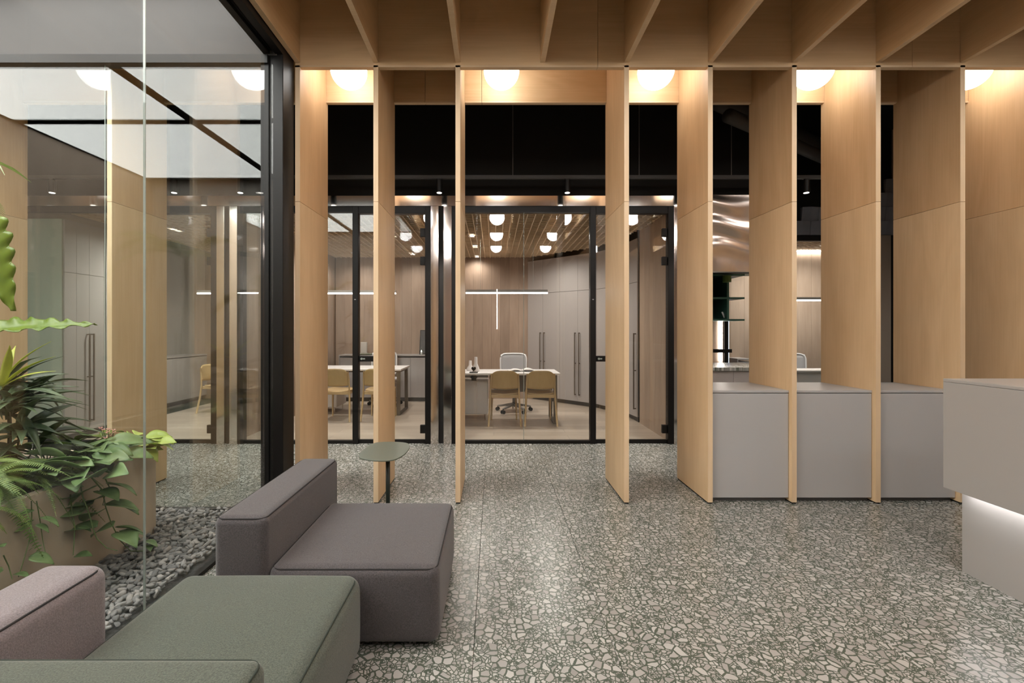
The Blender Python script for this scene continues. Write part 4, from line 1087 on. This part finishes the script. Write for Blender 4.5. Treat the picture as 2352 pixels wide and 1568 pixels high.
struct('ceiling', MB().box(3.38, 6.2, YK + .12, YO, 2.95, 3.0), 'black_soft', 'dark ceiling above the far lattice')
pendant(4.3, 5.6, 7.35, pz(690, 7.35), 'glowing linear pendant in the far office behind the grey cabinets', 2.73)
t = thing('office_desk', 'white desk in the far office behind the grey cabinets', 'desk', (5.0, 7.35, 0))
MB().box(4.3, 5.5, 7.0, 7.42, .715, .74).build('desk_top', 'white_lacquer', t, bevel=.003)
for x in (4.36, 5.44):
    MB().box(x - .03, x + .03, 7.12, 7.15, 0, .714).build('leg', 'white_lacquer', t); MB().box(x - .03, x + .03, 7.34, 7.37, 0, .714).build('leg', 'white_lacquer', t)
MB().box(4.4, 5.4, 7.14, 7.16, .25, .70).build('modesty_panel', 'white_lacquer', t)
dup(tk, (5.12, 7.62, 0), .1, 'white mesh task chair at the desk of the far office')
credenza(px(1690, 7.6), 4.24, 7.56, 7.93, [], 'small grey credenza beyond the kitchen door')
for x, nm in ((4.5, 'left'), (5.3, 'right')): downlight(x, 7.3, 'added double downlight brightening the far office, on the ' + nm, 30, 2.715)  # fill lamps added to brighten the far office, no known fittings here
# vertical line lamp on the wall behind the viewer, seen mirrored in the office glass
t = thing('wall_tube_lamp', 'vertical tube lamp on the wall behind the seating', 'lamp', (0.11, -3.96, 1.4))
MB().box(.09, .13, -3.998, -3.985, 1.36, 2.70).build('backplate', 'mid_grey', t); MB().cyl((.11, -3.965, 1.38), (.11, -3.965, 2.68), .018, .018, 12).build('tube', 'bar_glow', t)

# ================================================================== SEATING
def seam_loop(x0, x1, y0, y1, z, r, inset):
    pts = []
    rr = r
    for cx, cy, a0 in ((x1 - inset - rr, y1 - inset - rr, 0), (x0 + inset + rr, y1 - inset - rr, 90), (x0 + inset + rr, y0 + inset + rr, 180), (x1 - inset - rr, y0 + inset + rr, 270)):
        for k in range(6):
            a = math.radians(a0 + 90 * k / 5); pts.append((cx + rr * math.cos(a), cy + rr * math.sin(a), z))
    return pts
def cushion(t, nm, mat, seam, x0, x1, y0, y1, z0, z1, r=.035, puff=0.012, side=.008):
    p = MB().rbox(x0, x1, y0, y1, z0, z1, r, 5, 10, puff, side).build(nm, mat, t, smooth=True)
    MB().tube(seam_loop(x0, x1, y0, y1, z1 - r * .30, r, r * .27), .0034, 6, closed=True).build('seam', seam, p, smooth=True)
    return p
def feet(t, x0, x1, y0, y1):
    for x in (x0 + .06, x1 - .06):
        for y in (y0 + .06, y1 - .06): MB().cyl((x, y, 0), (x, y, .03), .02, .02, 12).build('foot', 'black_soft', t)
t = thing('sofa_module', 'charcoal sofa module with a low backrest against the glass', 'sofa', (-.7, 2.3, 0))
cushion(t, 'seat', 'fabric_charcoal', 'seam_dark', -.962, -.232, 1.945, 2.70, .02, .352, r=.042, puff=.014, side=.010)
cushion(t, 'backrest', 'fabric_charcoal', 'seam_dark', -1.192, -.966, 1.945, 2.86, .02, .565, puff=.006, side=.004)
feet(t, -1.19, -.24, 1.95, 2.70)
t = thing('sofa_module', 'dark green sofa module with its backrest in the foreground', 'sofa', (-.95, 1.5, 0))
cushion(t, 'seat', 'fabric_green', 'seam_green', -1.290, -.548, 1.135, 1.925, .02, .352, r=.058, puff=.018, side=.014)
cushion(t, 'backrest', 'fabric_green', 'seam_green', -1.305, -.552, .90, 1.131, .02, .562, r=.035, puff=.004, side=.004)
feet(t, -1.30, -.55, .92, 1.91)
t = thing('sofa_block', 'mauve upholstered block beside the green sofa', 'sofa', (-1.42, 1.2, 0))
cushion(t, 'backrest', 'fabric_mauve', 'seam_dark', -1.540, -1.314, .72, 1.585, .02, .565, r=.05, puff=.006, side=.002)
for y in (.78, 1.52): MB().cyl((-1.42, y, 0), (-1.42, y, .03), .02, .02, 12).build('foot', 'black_soft', t)

# ---- side table
ZTB = .585
out = [(824.5, 1046), (829, 1038), (842, 1026), (858, 1017.5), (875, 1014.5), (905, 1014), (928, 1015.5), (938, 1018.5), (941, 1025), (937, 1034), (928, 1043), (917, 1050), (903, 1055), (884, 1057), (858, 1056.5), (838, 1054), (827, 1051)]
pl = [on_z(x, y, ZTB) for x, y in out]
# smooth the outline (Catmull-Rom) 
sm = []
n = len(pl)
for i in range(n):
    p0, p1, p2, p3 = [Vector(pl[(i + k) % n]) for k in (-1, 0, 1, 2)]
    for k in range(4):
        u = k / 4
        q = .5 * ((2 * p1) + (-p0 + p2) * u + (2 * p0 - 5 * p1 + 4 * p2 - p3) * u * u + (-p0 + 3 * p1 - 3 * p2 + p3) * u ** 3)
        sm.append((q.x, q.y))
sm = sm[::-1] if sum(a[0] * b[1] - b[0] * a[1] for a, b in zip(sm, sm[1:] + sm[:1])) < 0 else sm
cx = px(891, 2.95); cy = 2.95
t = thing('side_table', 'small dark green side table with a rounded top behind the charcoal sofa', 'table', (cx, cy, 0))
MB().prism(sm, ZTB - .008, ZTB).build('table_top', 'table_green', t, bevel=.002)
MB().cyl((cx, cy, .012), (cx, cy, ZTB - .009), .014, .014, 16).build('stem', 'table_stem', t, smooth=True)
MB().cyl((cx, cy, 0), (cx, cy, .012), .15, .145, 32).build('base', 'table_stem', t)

# ================================================================== PLANTED COURT
struct('floor', MB().box(-5.8, XG - .021, -1.0, YC - .021, 0.001, 0.018), 'gravel_base', 'dark bed under the court pebbles')
PX1, PY1, PZ1 = -2.23, 3.08, 0.56
t = thing('concrete_planter', 'long warm grey concrete planter holding the plants', 'planter', (-2.8, 1.6, .018))
def rr_poly(x0, x1, y0, y1, r):
    o = []
    for cx_, cy_, a0 in ((x1 - r, y1 - r, 0), (x0 + r, y1 - r, 90), (x0 + r, y0 + r, 180), (x1 - r, y0 + r, 270)):
        for k in range(7):
            a = math.radians(a0 + 15 * k); o.append((cx_ + r * math.cos(a), cy_ + r * math.sin(a)))
    return o
oo, ii = rr_poly(-3.35, PX1, 0.2, PY1, .07), rr_poly(-3.30, PX1 - .05, .25, PY1 - .05, .05)
m = MB(); n = len(oo)
vs = [(x, y, .018) for x, y in oo] + [(x, y, PZ1) for x, y in oo] + [(x, y, PZ1) for x, y in ii] + [(x, y, PZ1 - .08) for x, y in ii]
fs = []
for lv in range(3):
    for i in range(n): fs.append((lv * n + i, lv * n + (i + 1) % n, (lv + 1) * n + (i + 1) % n, (lv + 1) * n + i))
fs.append(tuple(range(n - 1, -1, -1)))
m.add(vs, fs); m.build('shell', 'concrete', t)
sg = []
for i in range(25):
    sg.append([(-3.29 + (PX1 - .06 + 3.29) * j / 12, .26 + (PY1 - .06 - .26) * i / 24, PZ1 - .04 + .02 * math.sin(i * 1.9 + j * 2.3) + random.uniform(-.006, .006)) for j in range(13)])
MB().sheet(sg, .05).build('soil', 'soil', t, smooth=True)

# ---- pebbles
peb = []
for k in range(7):
    bm = bmesh.new(); bmesh.ops.create_icosphere(bm, subdivisions=2, radius=1.0)
    rnd = random.Random(100 + k); ph = [rnd.uniform(0, 6) for _ in range(6)]
    for v in bm.verts:
        c = v.co; f = 1 + .20 * math.sin(3 * c.x + ph[0]) + .16 * math.sin(4 * c.y + ph[1]) + .12 * math.sin(5 * c.z + ph[2])
        v.co = Vector((c.x * f, c.y * f * .66, c.z * f * .46))
    me = bpy.data.meshes.new('pebble'); bm.to_mesh(me); bm.free()
    for p_ in me.polygons: p_.use_smooth = True
    me.materials.append(M[('pebble_a', 'pebble_b', 'pebble_c', 'pebble_d', 'pebble_a', 'pebble_b', 'pebble_c')[k]])
    peb.append(me)
cand = []
step = .033
rp = random.Random(3)
y = .9
while y < YC - .045:
    x = -2.195
    while x < XG - .045:
        cand.append((x + rp.uniform(-.012, .012), y + rp.uniform(-.012, .012), .034 + rp.uniform(0, .010), rp.uniform(.015, .023)))
        if rp.random() < .8: cand.append((x + rp.uniform(-.016, .016), y + rp.uniform(-.016, .016), .052 + rp.uniform(0, .012), rp.uniform(.015, .025)))
        x += step
    y += step
x = -3.5
while x < -2.24:
    y = PY1 + .03
    while y < YC - .05:
        cand.append((x + rp.uniform(-.01, .01), y + rp.uniform(-.01, .01), .042 + rp.uniform(0, .014), rp.uniform(.016, .023))); y += step
    x += step
def seen(c):
    X, Y, Z, r = c
    u = VX + FPX * X / Y; v = VY + FPX * (EYE - Z) / Y
    if u < 250 or u > 560: return False
    if u > 486 and v > 1150 + (530 - u) * .9: return False
    if v > 1425 - (u - 255) * .80: return False
    return Z > .05
vis = sorted([c for c in cand if seen(c)], key=lambda c: -c[3] / c[1])[:300]
vs_ = set(id(c) for c in vis)
for c in vis:
    o = bpy.data.objects.new('pebble', rp.choice(peb)); C.objects.link(o)
    o.location = c[:3]; o.scale = (c[3],) * 3; o.rotation_euler = (rp.uniform(-.5, .5), rp.uniform(-.5, .5), rp.uniform(0, 6.28))
    tag(o, 'grey river pebble lying in the bed beside the glass', 'pebble', 'pebbles in the court bed')
m = MB(); mats_v = []
tmp = [( [tuple(v.co) for v in me.vertices], [tuple(p_.vertices) for p_ in me.polygons]) for me in peb]
mi = []
for c in cand:
    if id(c) in vs_: continue
    k = rp.randrange(len(tmp)); R = Euler((rp.uniform(-.5, .5), rp.uniform(-.5, .5), rp.uniform(0, 6.28))).to_matrix()
    m.add([R @ Vector(v) * c[3] + Vector(c[:3]) for v in tmp[k][0]], tmp[k][1]); mi += [k % 4] * len(tmp[k][1])
o = m.build('pebble_bed', 'pebble_a', smooth=True)
for nm in ('pebble_b', 'pebble_c', 'pebble_d'): o.data.materials.append(M[nm])
o.data.polygons.foreach_set('material_index', mi)
tag(o, 'bed of grey river pebbles along the planter', 'pebbles', kind='stuff')

# ---- leaves
def leaf_mesh(name, mat, L, W, shape='heart', droop=.25, fold=.18, wave=0.0, nl=10, nw=6, yellow=None):
    rows = []
    for i in range(nl + 1):
        t_ = i / nl
        if shape == 'heart': wd = W * (math.sin(PI * min(1, t_ ** .62)) ** .8) * (1 - .15 * t_) if 0 < t_ < 1 else .004
        elif shape == 'strap': wd = W * (.35 + .65 * math.sin(PI * min(1, t_ * .9 + .08))) * (1 - t_ ** 5)
        elif shape == 'lobed': wd = W * (math.sin(PI * t_ ** .7) ** .7 if 0 < t_ < 1 else .02) * (1 - .38 * (1 if (i % 3 == 0) else 0) * min(1, t_ * 3)) 
        else: wd = W * math.sin(PI * t_ ** .8) if 0 < t_ < 1 else .003
        wd = max(wd, .0015)
        a = droop * t_
        x = L * t_ * math.cos(a * .6); z = -L * droop * t_ * t_ * .75 + .06 * L * math.sin(PI * t_)
        row = []
        for j in range(nw + 1):
            u = -1 + 2 * j / nw
            back = -.10 * L * abs(u) ** 2 * (1 - t_) ** 3 if shape == 'heart' else 0
            row.append((x + back, wd * u, z + fold * wd * abs(u) + wave * W * math.sin(t_ * 21 + (2 if u > 0 else 0)) * abs(u)))
        rows.append(row)
    return MB().sheet(rows, .0012).mesh(name, mat, smooth=True)
def put_leaf(me, parent, pos, yaw, pitch=0, roll=0, s=1.0, name='leaf'):
    o = bpy.data.objects.new(name, me); C.objects.link(o)
    off = Vector((0, 0, 0)); q = parent
    while q is not None: off += Vector(q.location); q = q.parent
    o.parent = parent; o.location = Vector(pos) - off
    o.rotation_euler = (Matrix.Rotation(yaw, 3, 'Z') @ Matrix.Rotation(-pitch, 3, 'Y') @ Matrix.Rotation(roll, 3, 'X')).to_euler()
    o.scale = (s, s, s)
    return o
def bez(p0, p1, p2, n=8):
    p0, p1, p2 = Vector(p0), Vector(p1), Vector(p2)
    return [p0 * (1 - t_) ** 2 + p1 * 2 * t_ * (1 - t_) + p2 * t_ * t_ for t_ in [i / n for i in range(n + 1)]]
heart = [leaf_mesh('leaf', 'leaf_heart', .16, .058, 'heart', d, f) for d, f in ((.15, .2), (.32, .12), (.05, .28))]
limel = [leaf_mesh('leaf', 'leaf_lime', .135, .043, 'oval', d, f) for d, f in ((.25, .22), (.5, .15), (.1, .28))]
rl = random.Random(21)
def P3(x, y, Y): return Vector((px(x, Y), Y, pz(y, Y)))
# heart leaved trailing plant
t = thing('trailing_pothos', 'trailing heart leaved plant spilling over the planter edge', 'plant', (-2.38, 2.55, PZ1 - .03))
core = Vector((-2.40, 2.58, PZ1 - .02))
stems = MB()
spots = [(150, 1055, 2.40, 200), (180, 1040, 2.5, 160), (205, 1060, 2.42, 190), (240, 1030, 2.55, 20), (262, 1012, 2.6, 30), (215, 1022, 2.62, 150), (190, 1078, 2.36, 185),
         (235, 1050, 2.5, 10), (165, 1090, 2.33, 200), (255, 1085, 2.42, -10), (225, 1095, 2.38, -60), (150, 1030, 2.6, 140), (200, 1005, 2.75, 120), (280, 1040, 2.6, 0), (240, 1068, 2.46, -30), (175, 1012, 2.7, 170), (130, 1075, 2.36, 210)]
for x, y, Y, yaw in spots:
    q = P3(x, y, Y)
    if q.x > -1.95: q.x = -1.95
    stems.tube(bez(core + Vector((rl.uniform(-.08, .1), rl.uniform(-.2, .2), 0)), (core + q) / 2 + Vector((0, 0, .12)), q), .0028, 5)
    put_leaf(rl.choice(heart), t, q, math.radians(yaw + rl.uniform(-25, 25)), rl.uniform(-.2, .3), rl.uniform(-.1, .7), rl.uniform(.95, 1.4))
for i in range(26):
    q = Vector((rl.uniform(-2.44, -2.14), rl.uniform(2.28, 2.82), rl.uniform(.57, .70)))
    put_leaf(rl.choice(heart), t, q, rl.uniform(-2.2, 1.2), rl.uniform(-.3, .3), rl.uniform(-.1, .6), rl.uniform(.7, 1.2))
stems.build('stem', 'stem_green', t, smooth=True)
# trailing vines down the planter face
FX = PX1 + .012
vines = [[(172, 1098, 2.45), (190, 1140, 2.42), (205, 1180, 2.42), (214, 1215, 2.42), (222, 1236, 2.42), (245, 1258, 2.43), (270, 1264, 2.45)],
         [(205, 1090, 2.47), (235, 1125, 2.47), (243, 1165, 2.48), (255, 1200, 2.49), (275, 1240, 2.5), (300, 1265, 2.53), (328, 1265, 2.58), (340, 1245, 2.65)],
         [(240, 1095, 2.5), (252, 1120, 2.5), (240, 1140, 2.5), (236, 1160, 2.5)],
         [(155, 1135, 2.4), (165, 1170, 2.4), (172, 1210, 2.38), (168, 1275, 2.36)]]
for k, v in enumerate(vines):
    pts_ = [P3(*q) for q in v]
    pts_ = [Vector((max(q.x, FX + .006 + .02 * i_ / len(v)), q.y, max(q.z, .075))) for i_, q in enumerate(pts_)]
    MB().tube(pts_, .0036, 6, .002).build('vine', 'stem_green', t, smooth=True)
for x, y, Y, yaw, s in ((190, 1172, 2.44, 195, .9), (205, 1160, 2.44, 200, 1.0), (225, 1178, 2.45, 170, 1.0), (245, 1160, 2.5, 10, 1.0), (262, 1158, 2.55, 5, .95), (215, 1120, 2.45, 190, .95), (230, 1128, 2.46, 0, .9), (250, 1112, 2.5, 10, 1.0),
                        (215, 1212, 2.43, 185, 1.05), (255, 1210, 2.48, 190, .9), (275, 1222, 2.5, -20, 1.0), (270, 1212, 2.5, 20, .8), (335, 1243, 2.65, 10, .5), (320, 1240, 2.6, 190, .45), (345, 1250, 2.66, -40, .4), (310, 1222, 2.58, 20, .35), (176, 1276, 2.38, 0, .5), (182, 1210, 2.4, 20, .4), (235, 1142, 2.46, 190, .8), (165, 1142, 2.4, 200, .8)):
    q = P3(x, y, Y); q.x = max(q.x, FX + .03)
    put_leaf(rl.choice(heart), t, q, math.radians(yaw + rl.uniform(-20, 20)), rl.uniform(-.5, .05), rl.uniform(-.5, .2), s)
# thin hanging vine on the left
t = thing('hanging_vine', 'thin vine hanging down the planter on the left', 'plant', (-2.22, 2.1, PZ1))
for v in ([(72, 1150, 2.18), (73, 1185, 2.18), (68, 1240, 2.15), (50, 1300, 2.1), (42, 1325, 2.08)], [(84, 1150, 2.2), (92, 1195, 2.2), (98, 1240, 2.2), (104, 1268, 2.2)], [(8, 1275, 2.0), (20, 1300, 2.02), (28, 1330, 2.03)]):
    pts_ = [P3(*q) for q in v]; pts_ = [Vector((max(q.x, FX + .004), q.y, q.z)) for q in pts_]
    MB().tube(pts_, .0026, 6, .0016).build('vine', 'stem_green', t, smooth=True)
for x, y, Y, yaw, s in ((75, 1172, 2.18, 250, .4), (66, 1196, 2.18, 190, .55), (95, 1190, 2.2, 10, .55), (66, 1208, 2.17, 195, .55), (85, 1206, 2.18, 5, .4), (72, 1278, 2.14, 20, .6), (92, 1254, 2.2, 190, .3), (6, 1256, 2.0, 180, .5), (36, 1318, 2.07, 0, .4), (4, 1312, 2.0, 190, .5)):
    q = P3(x, y, Y); q.x = max(q.x, FX + .02)
    put_leaf(rl.choice(heart), t, q, math.radians(yaw), rl.uniform(-.7, -.1), rl.uniform(-.6, .3), s)
# lime philodendron at the far planter corner
t = thing('lime_philodendron', 'bright lime leaved plant at the far corner of the planter', 'plant', (-2.32, 2.93, PZ1 - .03))
core = Vector((-2.33, 2.93, PZ1 - .03)); stems = MB()
for x, y, Y, yaw in ((330, 1000, 2.95, 100), (350, 1005, 2.93, 20), (362, 1000, 2.95, 15), (372, 1018, 2.93, -10), (345, 1030, 2.88, -30), (318, 1030, 2.85, 200), (290, 1022, 2.85, 190), (300, 1005, 2.95, 170), (275, 1030, 2.8, 195), (340, 1012, 2.9, 0),
                      (360, 1020, 2.88, 5), (310, 1015, 2.85, 185), (325, 1045, 2.85, 250), (355, 1035, 2.9, -20), (335, 1022, 2.86, 60), (300, 1038, 2.82, 210), (322, 1008, 2.9, 140), (285, 1010, 2.9, 160)):
    q = P3(x, y, Y) - Vector((.05, 0, 0)); q.x = min(q.x, -1.95)
    stems.tube(bez(core + Vector((rl.uniform(-.03, .03), rl.uniform(-.03, .03), 0)), (core + q) / 2 + Vector((0, 0, .05)), q), .003, 5)
    put_leaf(rl.choice(limel), t, q, math.radians(yaw + rl.uniform(-20, 20)), rl.uniform(-.25, .35), rl.uniform(-.2, .7), rl.uniform(.8, 1.15))
    put_leaf(rl.choice(limel), t, q * .75 + core * .25 + Vector((0, 0, .02)), math.radians(yaw + rl.uniform(30, 80)), rl.uniform(-.2, .4), rl.uniform(-.2, .7), rl.uniform(.6, .95))
stems.build('stem', 'leaf_lime', t, smooth=True)
# pink flowers
t = thing('pink_flowers', 'small cluster of pale pink flowers behind the heart leaves', 'flower', (px(243, 2.8), 2.8, PZ1 - .03))
st = MB(); base = Vector((px(243, 2.8), 2.8, PZ1 - .03))
for i in range(16):
    q = P3(232 + rl.uniform(-6, 30), 990 + rl.uniform(-8, 22), 2.8 + rl.uniform(-.05, .05))
    st.tube(bez(base, (base + q) / 2 + Vector((.01, 0, .03)), q), .0015, 4)
    f = MB()
    for k in range(5):
        a = 2 * PI * k / 5; f.lathe([(.001, -.003), (.0055, 0), (.001, .003)], (q.x + .007 * math.cos(a), q.y + .007 * math.sin(a), q.z + .003 * math.sin(2 * a)), 6)
    f.build('blossom', 'pink_petal', t, smooth=True)
st.build('stem', 'stem_brown', t)
# ferns
def frond(L, W, nleaf, droop):
    mb = MB(); sp = []
    for i in range(nleaf + 1):
        u = i / nleaf; sp.append(Vector((L * u * (1 - .15 * u), 0, L * (.55 * u - droop * u * u))))
    mb.tube(sp, .0028, 4, .001)
    for i in range(2, nleaf + 1):
        u = i / nleaf; wl = W * math.sin(PI * min(1, .18 + u * .8)) ** .8
        if u > .92: wl *= .6
        d = (sp[i] - sp[i - 1]).normalized(); hw = L / nleaf * .40
        for s in (-1, 1):
            a = sp[i] - d * hw; b = sp[i] + d * hw; tip = Vector((0, s * wl, -.18 * wl))
            mb.add([a, b, b * .5 + sp[i] * .5 + tip * .6 + d * hw * .4, sp[i] + tip + d * hw * .6, a * .5 + sp[i] * .5 + tip * .6], [(0, 1, 2, 3, 4)] if s < 0 else [(4, 3, 2, 1, 0)])
    return mb
fr_me = [frond(.38, .034, 46, 1.0).mesh('frond', 'leaf_fern'), frond(.33, .030, 42, .75).mesh('frond', 'leaf_fern'), frond(.42, .032, 50, 1.25).mesh('frond', 'leaf_fern')]
def fern(label, base, yaws, pitch=(-.1, .5), s=(.8, 1.1)):
    t = thing('boston_fern', label, 'plant', base)
    for yw in yaws:
        put_leaf(rl.choice(fr_me), t, Vector(base) + Vector((rl.uniform(-.03, .03), rl.uniform(-.03, .03), 0)), math.radians(yw), rl.uniform(*pitch), rl.uniform(-.4, .4), rl.uniform(*s), 'frond')
fern('green fern arching over the planter rim on the left', (-2.41, 2.18, PZ1 + .09), [i * 11 + rl.uniform(-6, 6) for i in range(-9, 20)], (-.35, .55), (.75, 1.05))
fern('green fern behind the heart leaved plant', (-2.52, 2.42, PZ1 - .01), [i * 26 + rl.uniform(-9, 9) for i in range(-5, 9)], (-.2, .5), (.7, 1.0))
fern('green fern between strap leaves and heart leaves', (-2.36, 2.36, PZ1 + .03), [i * 20 + rl.uniform(-8, 8) for i in range(-6, 11)], (-.1, .6), (.55, .8))
fern('small fern near the pink flowers', (-2.46, 2.80, PZ1 - .02), [i * 36 for i in range(10)], (0, .7), (.4, .6))
fern('green fern spreading at the left end of the planter', (-2.34, 2.06, PZ1 + .07), [i * 18 + rl.uniform(-8, 8) for i in range(-6, 12)], (-.25, .5), (.6, .9))
fern('green fern hanging low at the left edge', (-2.30, 1.98, PZ1 + .0), [-60, -40, -20, 0, 15, 30, 50, 70, -80], (-.8, -.1), (.6, .8))
# strap leaved dark plant
strap = [leaf_mesh('leaf', 'leaf_dark', .31, .026, 'strap', d, .3, nl=9, nw=4) for d in (.25, .5, .8)]
strapy = [leaf_mesh('leaf', 'leaf_yellow', .36, .022, 'strap', d, .3, nl=9, nw=4) for d in (.15, .35)]
t = thing('strap_leaf_palm', 'dark strap leaved plant with a few lime blades', 'plant', (-2.58, 2.42, PZ1 - .03))
base = Vector((-2.58, 2.42, PZ1 - .03))
for k in range(8):
    top = base + Vector((rl.uniform(-.14, .14), rl.uniform(-.14, .14), rl.uniform(.14, .56)))
    MB().tube(bez(base, (base + top) / 2 + Vector((.02, .02, 0)), top), .005, 6, .0035).build('cane', 'stem_brown', t, smooth=True)
    for i in range(13):
        put_leaf(rl.choice(strap), t, top + Vector((0, 0, rl.uniform(-.03, .03))), rl.uniform(-PI, PI) if i % 3 else rl.uniform(-1.0, .9), rl.uniform(-.25, .9), rl.uniform(-.5, .5), rl.uniform(.7, 1.05))
top = base + Vector((.03, -.05, .52))
for yw, pt in ((25, .75), (60, 1.0), (110, 1.1), (5, .45), (160, .8), (-30, .9)):
    put_leaf(rl.choice(strapy), t, top, math.radians(yw), pt, rl.uniform(-.5, .5), rl.uniform(.75, 1.0))
# broad dark leaves between
t = thing('broad_leaf_plant', 'low broad leaved dark plant beneath the strap leaves', 'plant', (-2.55, 2.62, PZ1 - .03))
broad = leaf_mesh('leaf', 'leaf_big', .20, .060, 'oval', .4, .2); base = Vector((-2.55, 2.62, PZ1 - .03)); stems = MB()
for i in range(11):
    q = base + Vector((rl.uniform(-.15, .22), rl.uniform(-.18, .18), rl.uniform(.06, .22)))
    stems.tube(bez(base, (base + q) / 2 + Vector((0, 0, .05)), q), .003, 5)
    put_leaf(broad, t, q, rl.uniform(-PI, PI), rl.uniform(-.2, .6), rl.uniform(-.4, .4), rl.uniform(.6, 1.0))
stems.build('stem', 'stem_green', t)
# big lobed philodendron
def big_leaf(L, W, droop, LOBES=5.5, AMP=.20):
    rows = []
    nl = 40
    for i in range(nl + 1):
        t_ = i / nl
        wd = W * (math.sin(PI * min(1, t_ ** .55)) ** .75 if 0 < t_ < 1 else .02)
        lob = 1 - AMP + AMP * math.cos(t_ * 2 * PI * LOBES)
        wd = max(.004, wd * lob)
        row = []
        for j in range(9):
            u = -1 + 2 * j / 8
            row.append((L * t_ - .05 * L * abs(u) * (1 - t_), wd * u, -L * droop * t_ * t_ + .22 * wd * abs(u) + .010 * math.sin(t_ * 41 + u * 2) * abs(u) ** 2))
        rows.append(row)
    return MB().sheet(rows, .0014)
t = thing('lobed_philodendron', 'tall philodendron with large wavy lobed leaves at the left edge', 'plant', (-2.62, 2.25, PZ1 - .03))
base = Vector((-2.62, 2.25, PZ1 - .03))
bigs = big_leaf(.62, .075, .02, 9.5, .09).mesh('leaf', 'leaf_big', True)
big2 = big_leaf(.46, .115, .12, 6.5).mesh('leaf', 'leaf_big', True)
def big(me, q, yaw, pitch, roll, s=1.0):
    q = Vector(q); st = MB().tube(bez(base, (base.x + (q.x - base.x) * .2, base.y + (q.y - base.y) * .2, q.z), q, 12), .009, 8, .006).build('petiole', 'stem_green', t, smooth=True)
    put_leaf(me, t, q, math.radians(yaw), pitch, roll, s)
big(bigs, (-2.38, 2.10, 1.36), 0, .06, .55, .90)
big(big2, (-2.385, 2.16, 1.90), -15, -1.32, 1.15, 1.0)
big(big2, (-2.62, 2.05, 1.75), 200, -.4, .2, 1.0)
# feather palm
t = thing('feather_palm', 'feather palm whose arching fronds enter at the upper left', 'plant', (-3.02, 2.30, PZ1 - .03))
base = Vector((-3.02, 2.30, PZ1 - .03))
MB().tube([base, base + Vector((.01, .01, .5)), base + Vector((.0, .0, 1.55))], .035, 10, .022).build('trunk', 'stem_brown', t, smooth=True)
def palm_frond(L, n, leaf, lift, droop):
    mb = MB(); sp = []
    for i in range(n + 1):
        u = i / n; sp.append(Vector((L * (u - .12 * u * u), 0, L * (lift * u - droop * u ** 2.2))))
    mb.tube(sp, .007, 5, .002)
    for i in range(4, n + 1):
        u = i / n; ll = leaf * (1 - .65 * abs(u - .45) ** 1.3 * 1.6); d = (sp[i] - sp[i - 1]).normalized()
        for s in (-1, 1):
            dirv = (d * .75 + Vector((0, s * .75, .05))).normalized(); a = sp[i]
            g = [[a + dirv * ll * q - Vector((0, 0, .38 * ll * q * q)) + Vector((0, 0, wv)) for wv in (-.007 * (1 - q) - .001, .007 * (1 - q) + .001)] for q in (0, .25, .5, .75, 1)]
            g = [[p_ + (d * (.009 * (1 - abs(2 * q - .8) * .6)) * k) for p_, k in zip(r, (-1, 1))] for r, q in zip(g, (0, .25, .5, .75, .99))]
            mb.sheet(g)
    return mb.mesh('frond', 'leaf_palm', False)
pf = [palm_frond(.95, 26, .36, .75, .75), palm_frond(1.05, 28, .38, .55, .95), palm_frond(.85, 24, .34, .95, .55)]
put_leaf(pf[0], t, base + Vector((0, 0, 1.52)), math.radians(8), .34, .1, .60, 'frond')
for k, yw in enumerate((105, 140, 175, 210, 245)):
    put_leaf(pf[k % 3], t, base + Vector((0, 0, 1.52)), math.radians(yw), rl.uniform(-.05, .25), rl.uniform(-.2, .2), rl.uniform(.62, .80), 'frond')
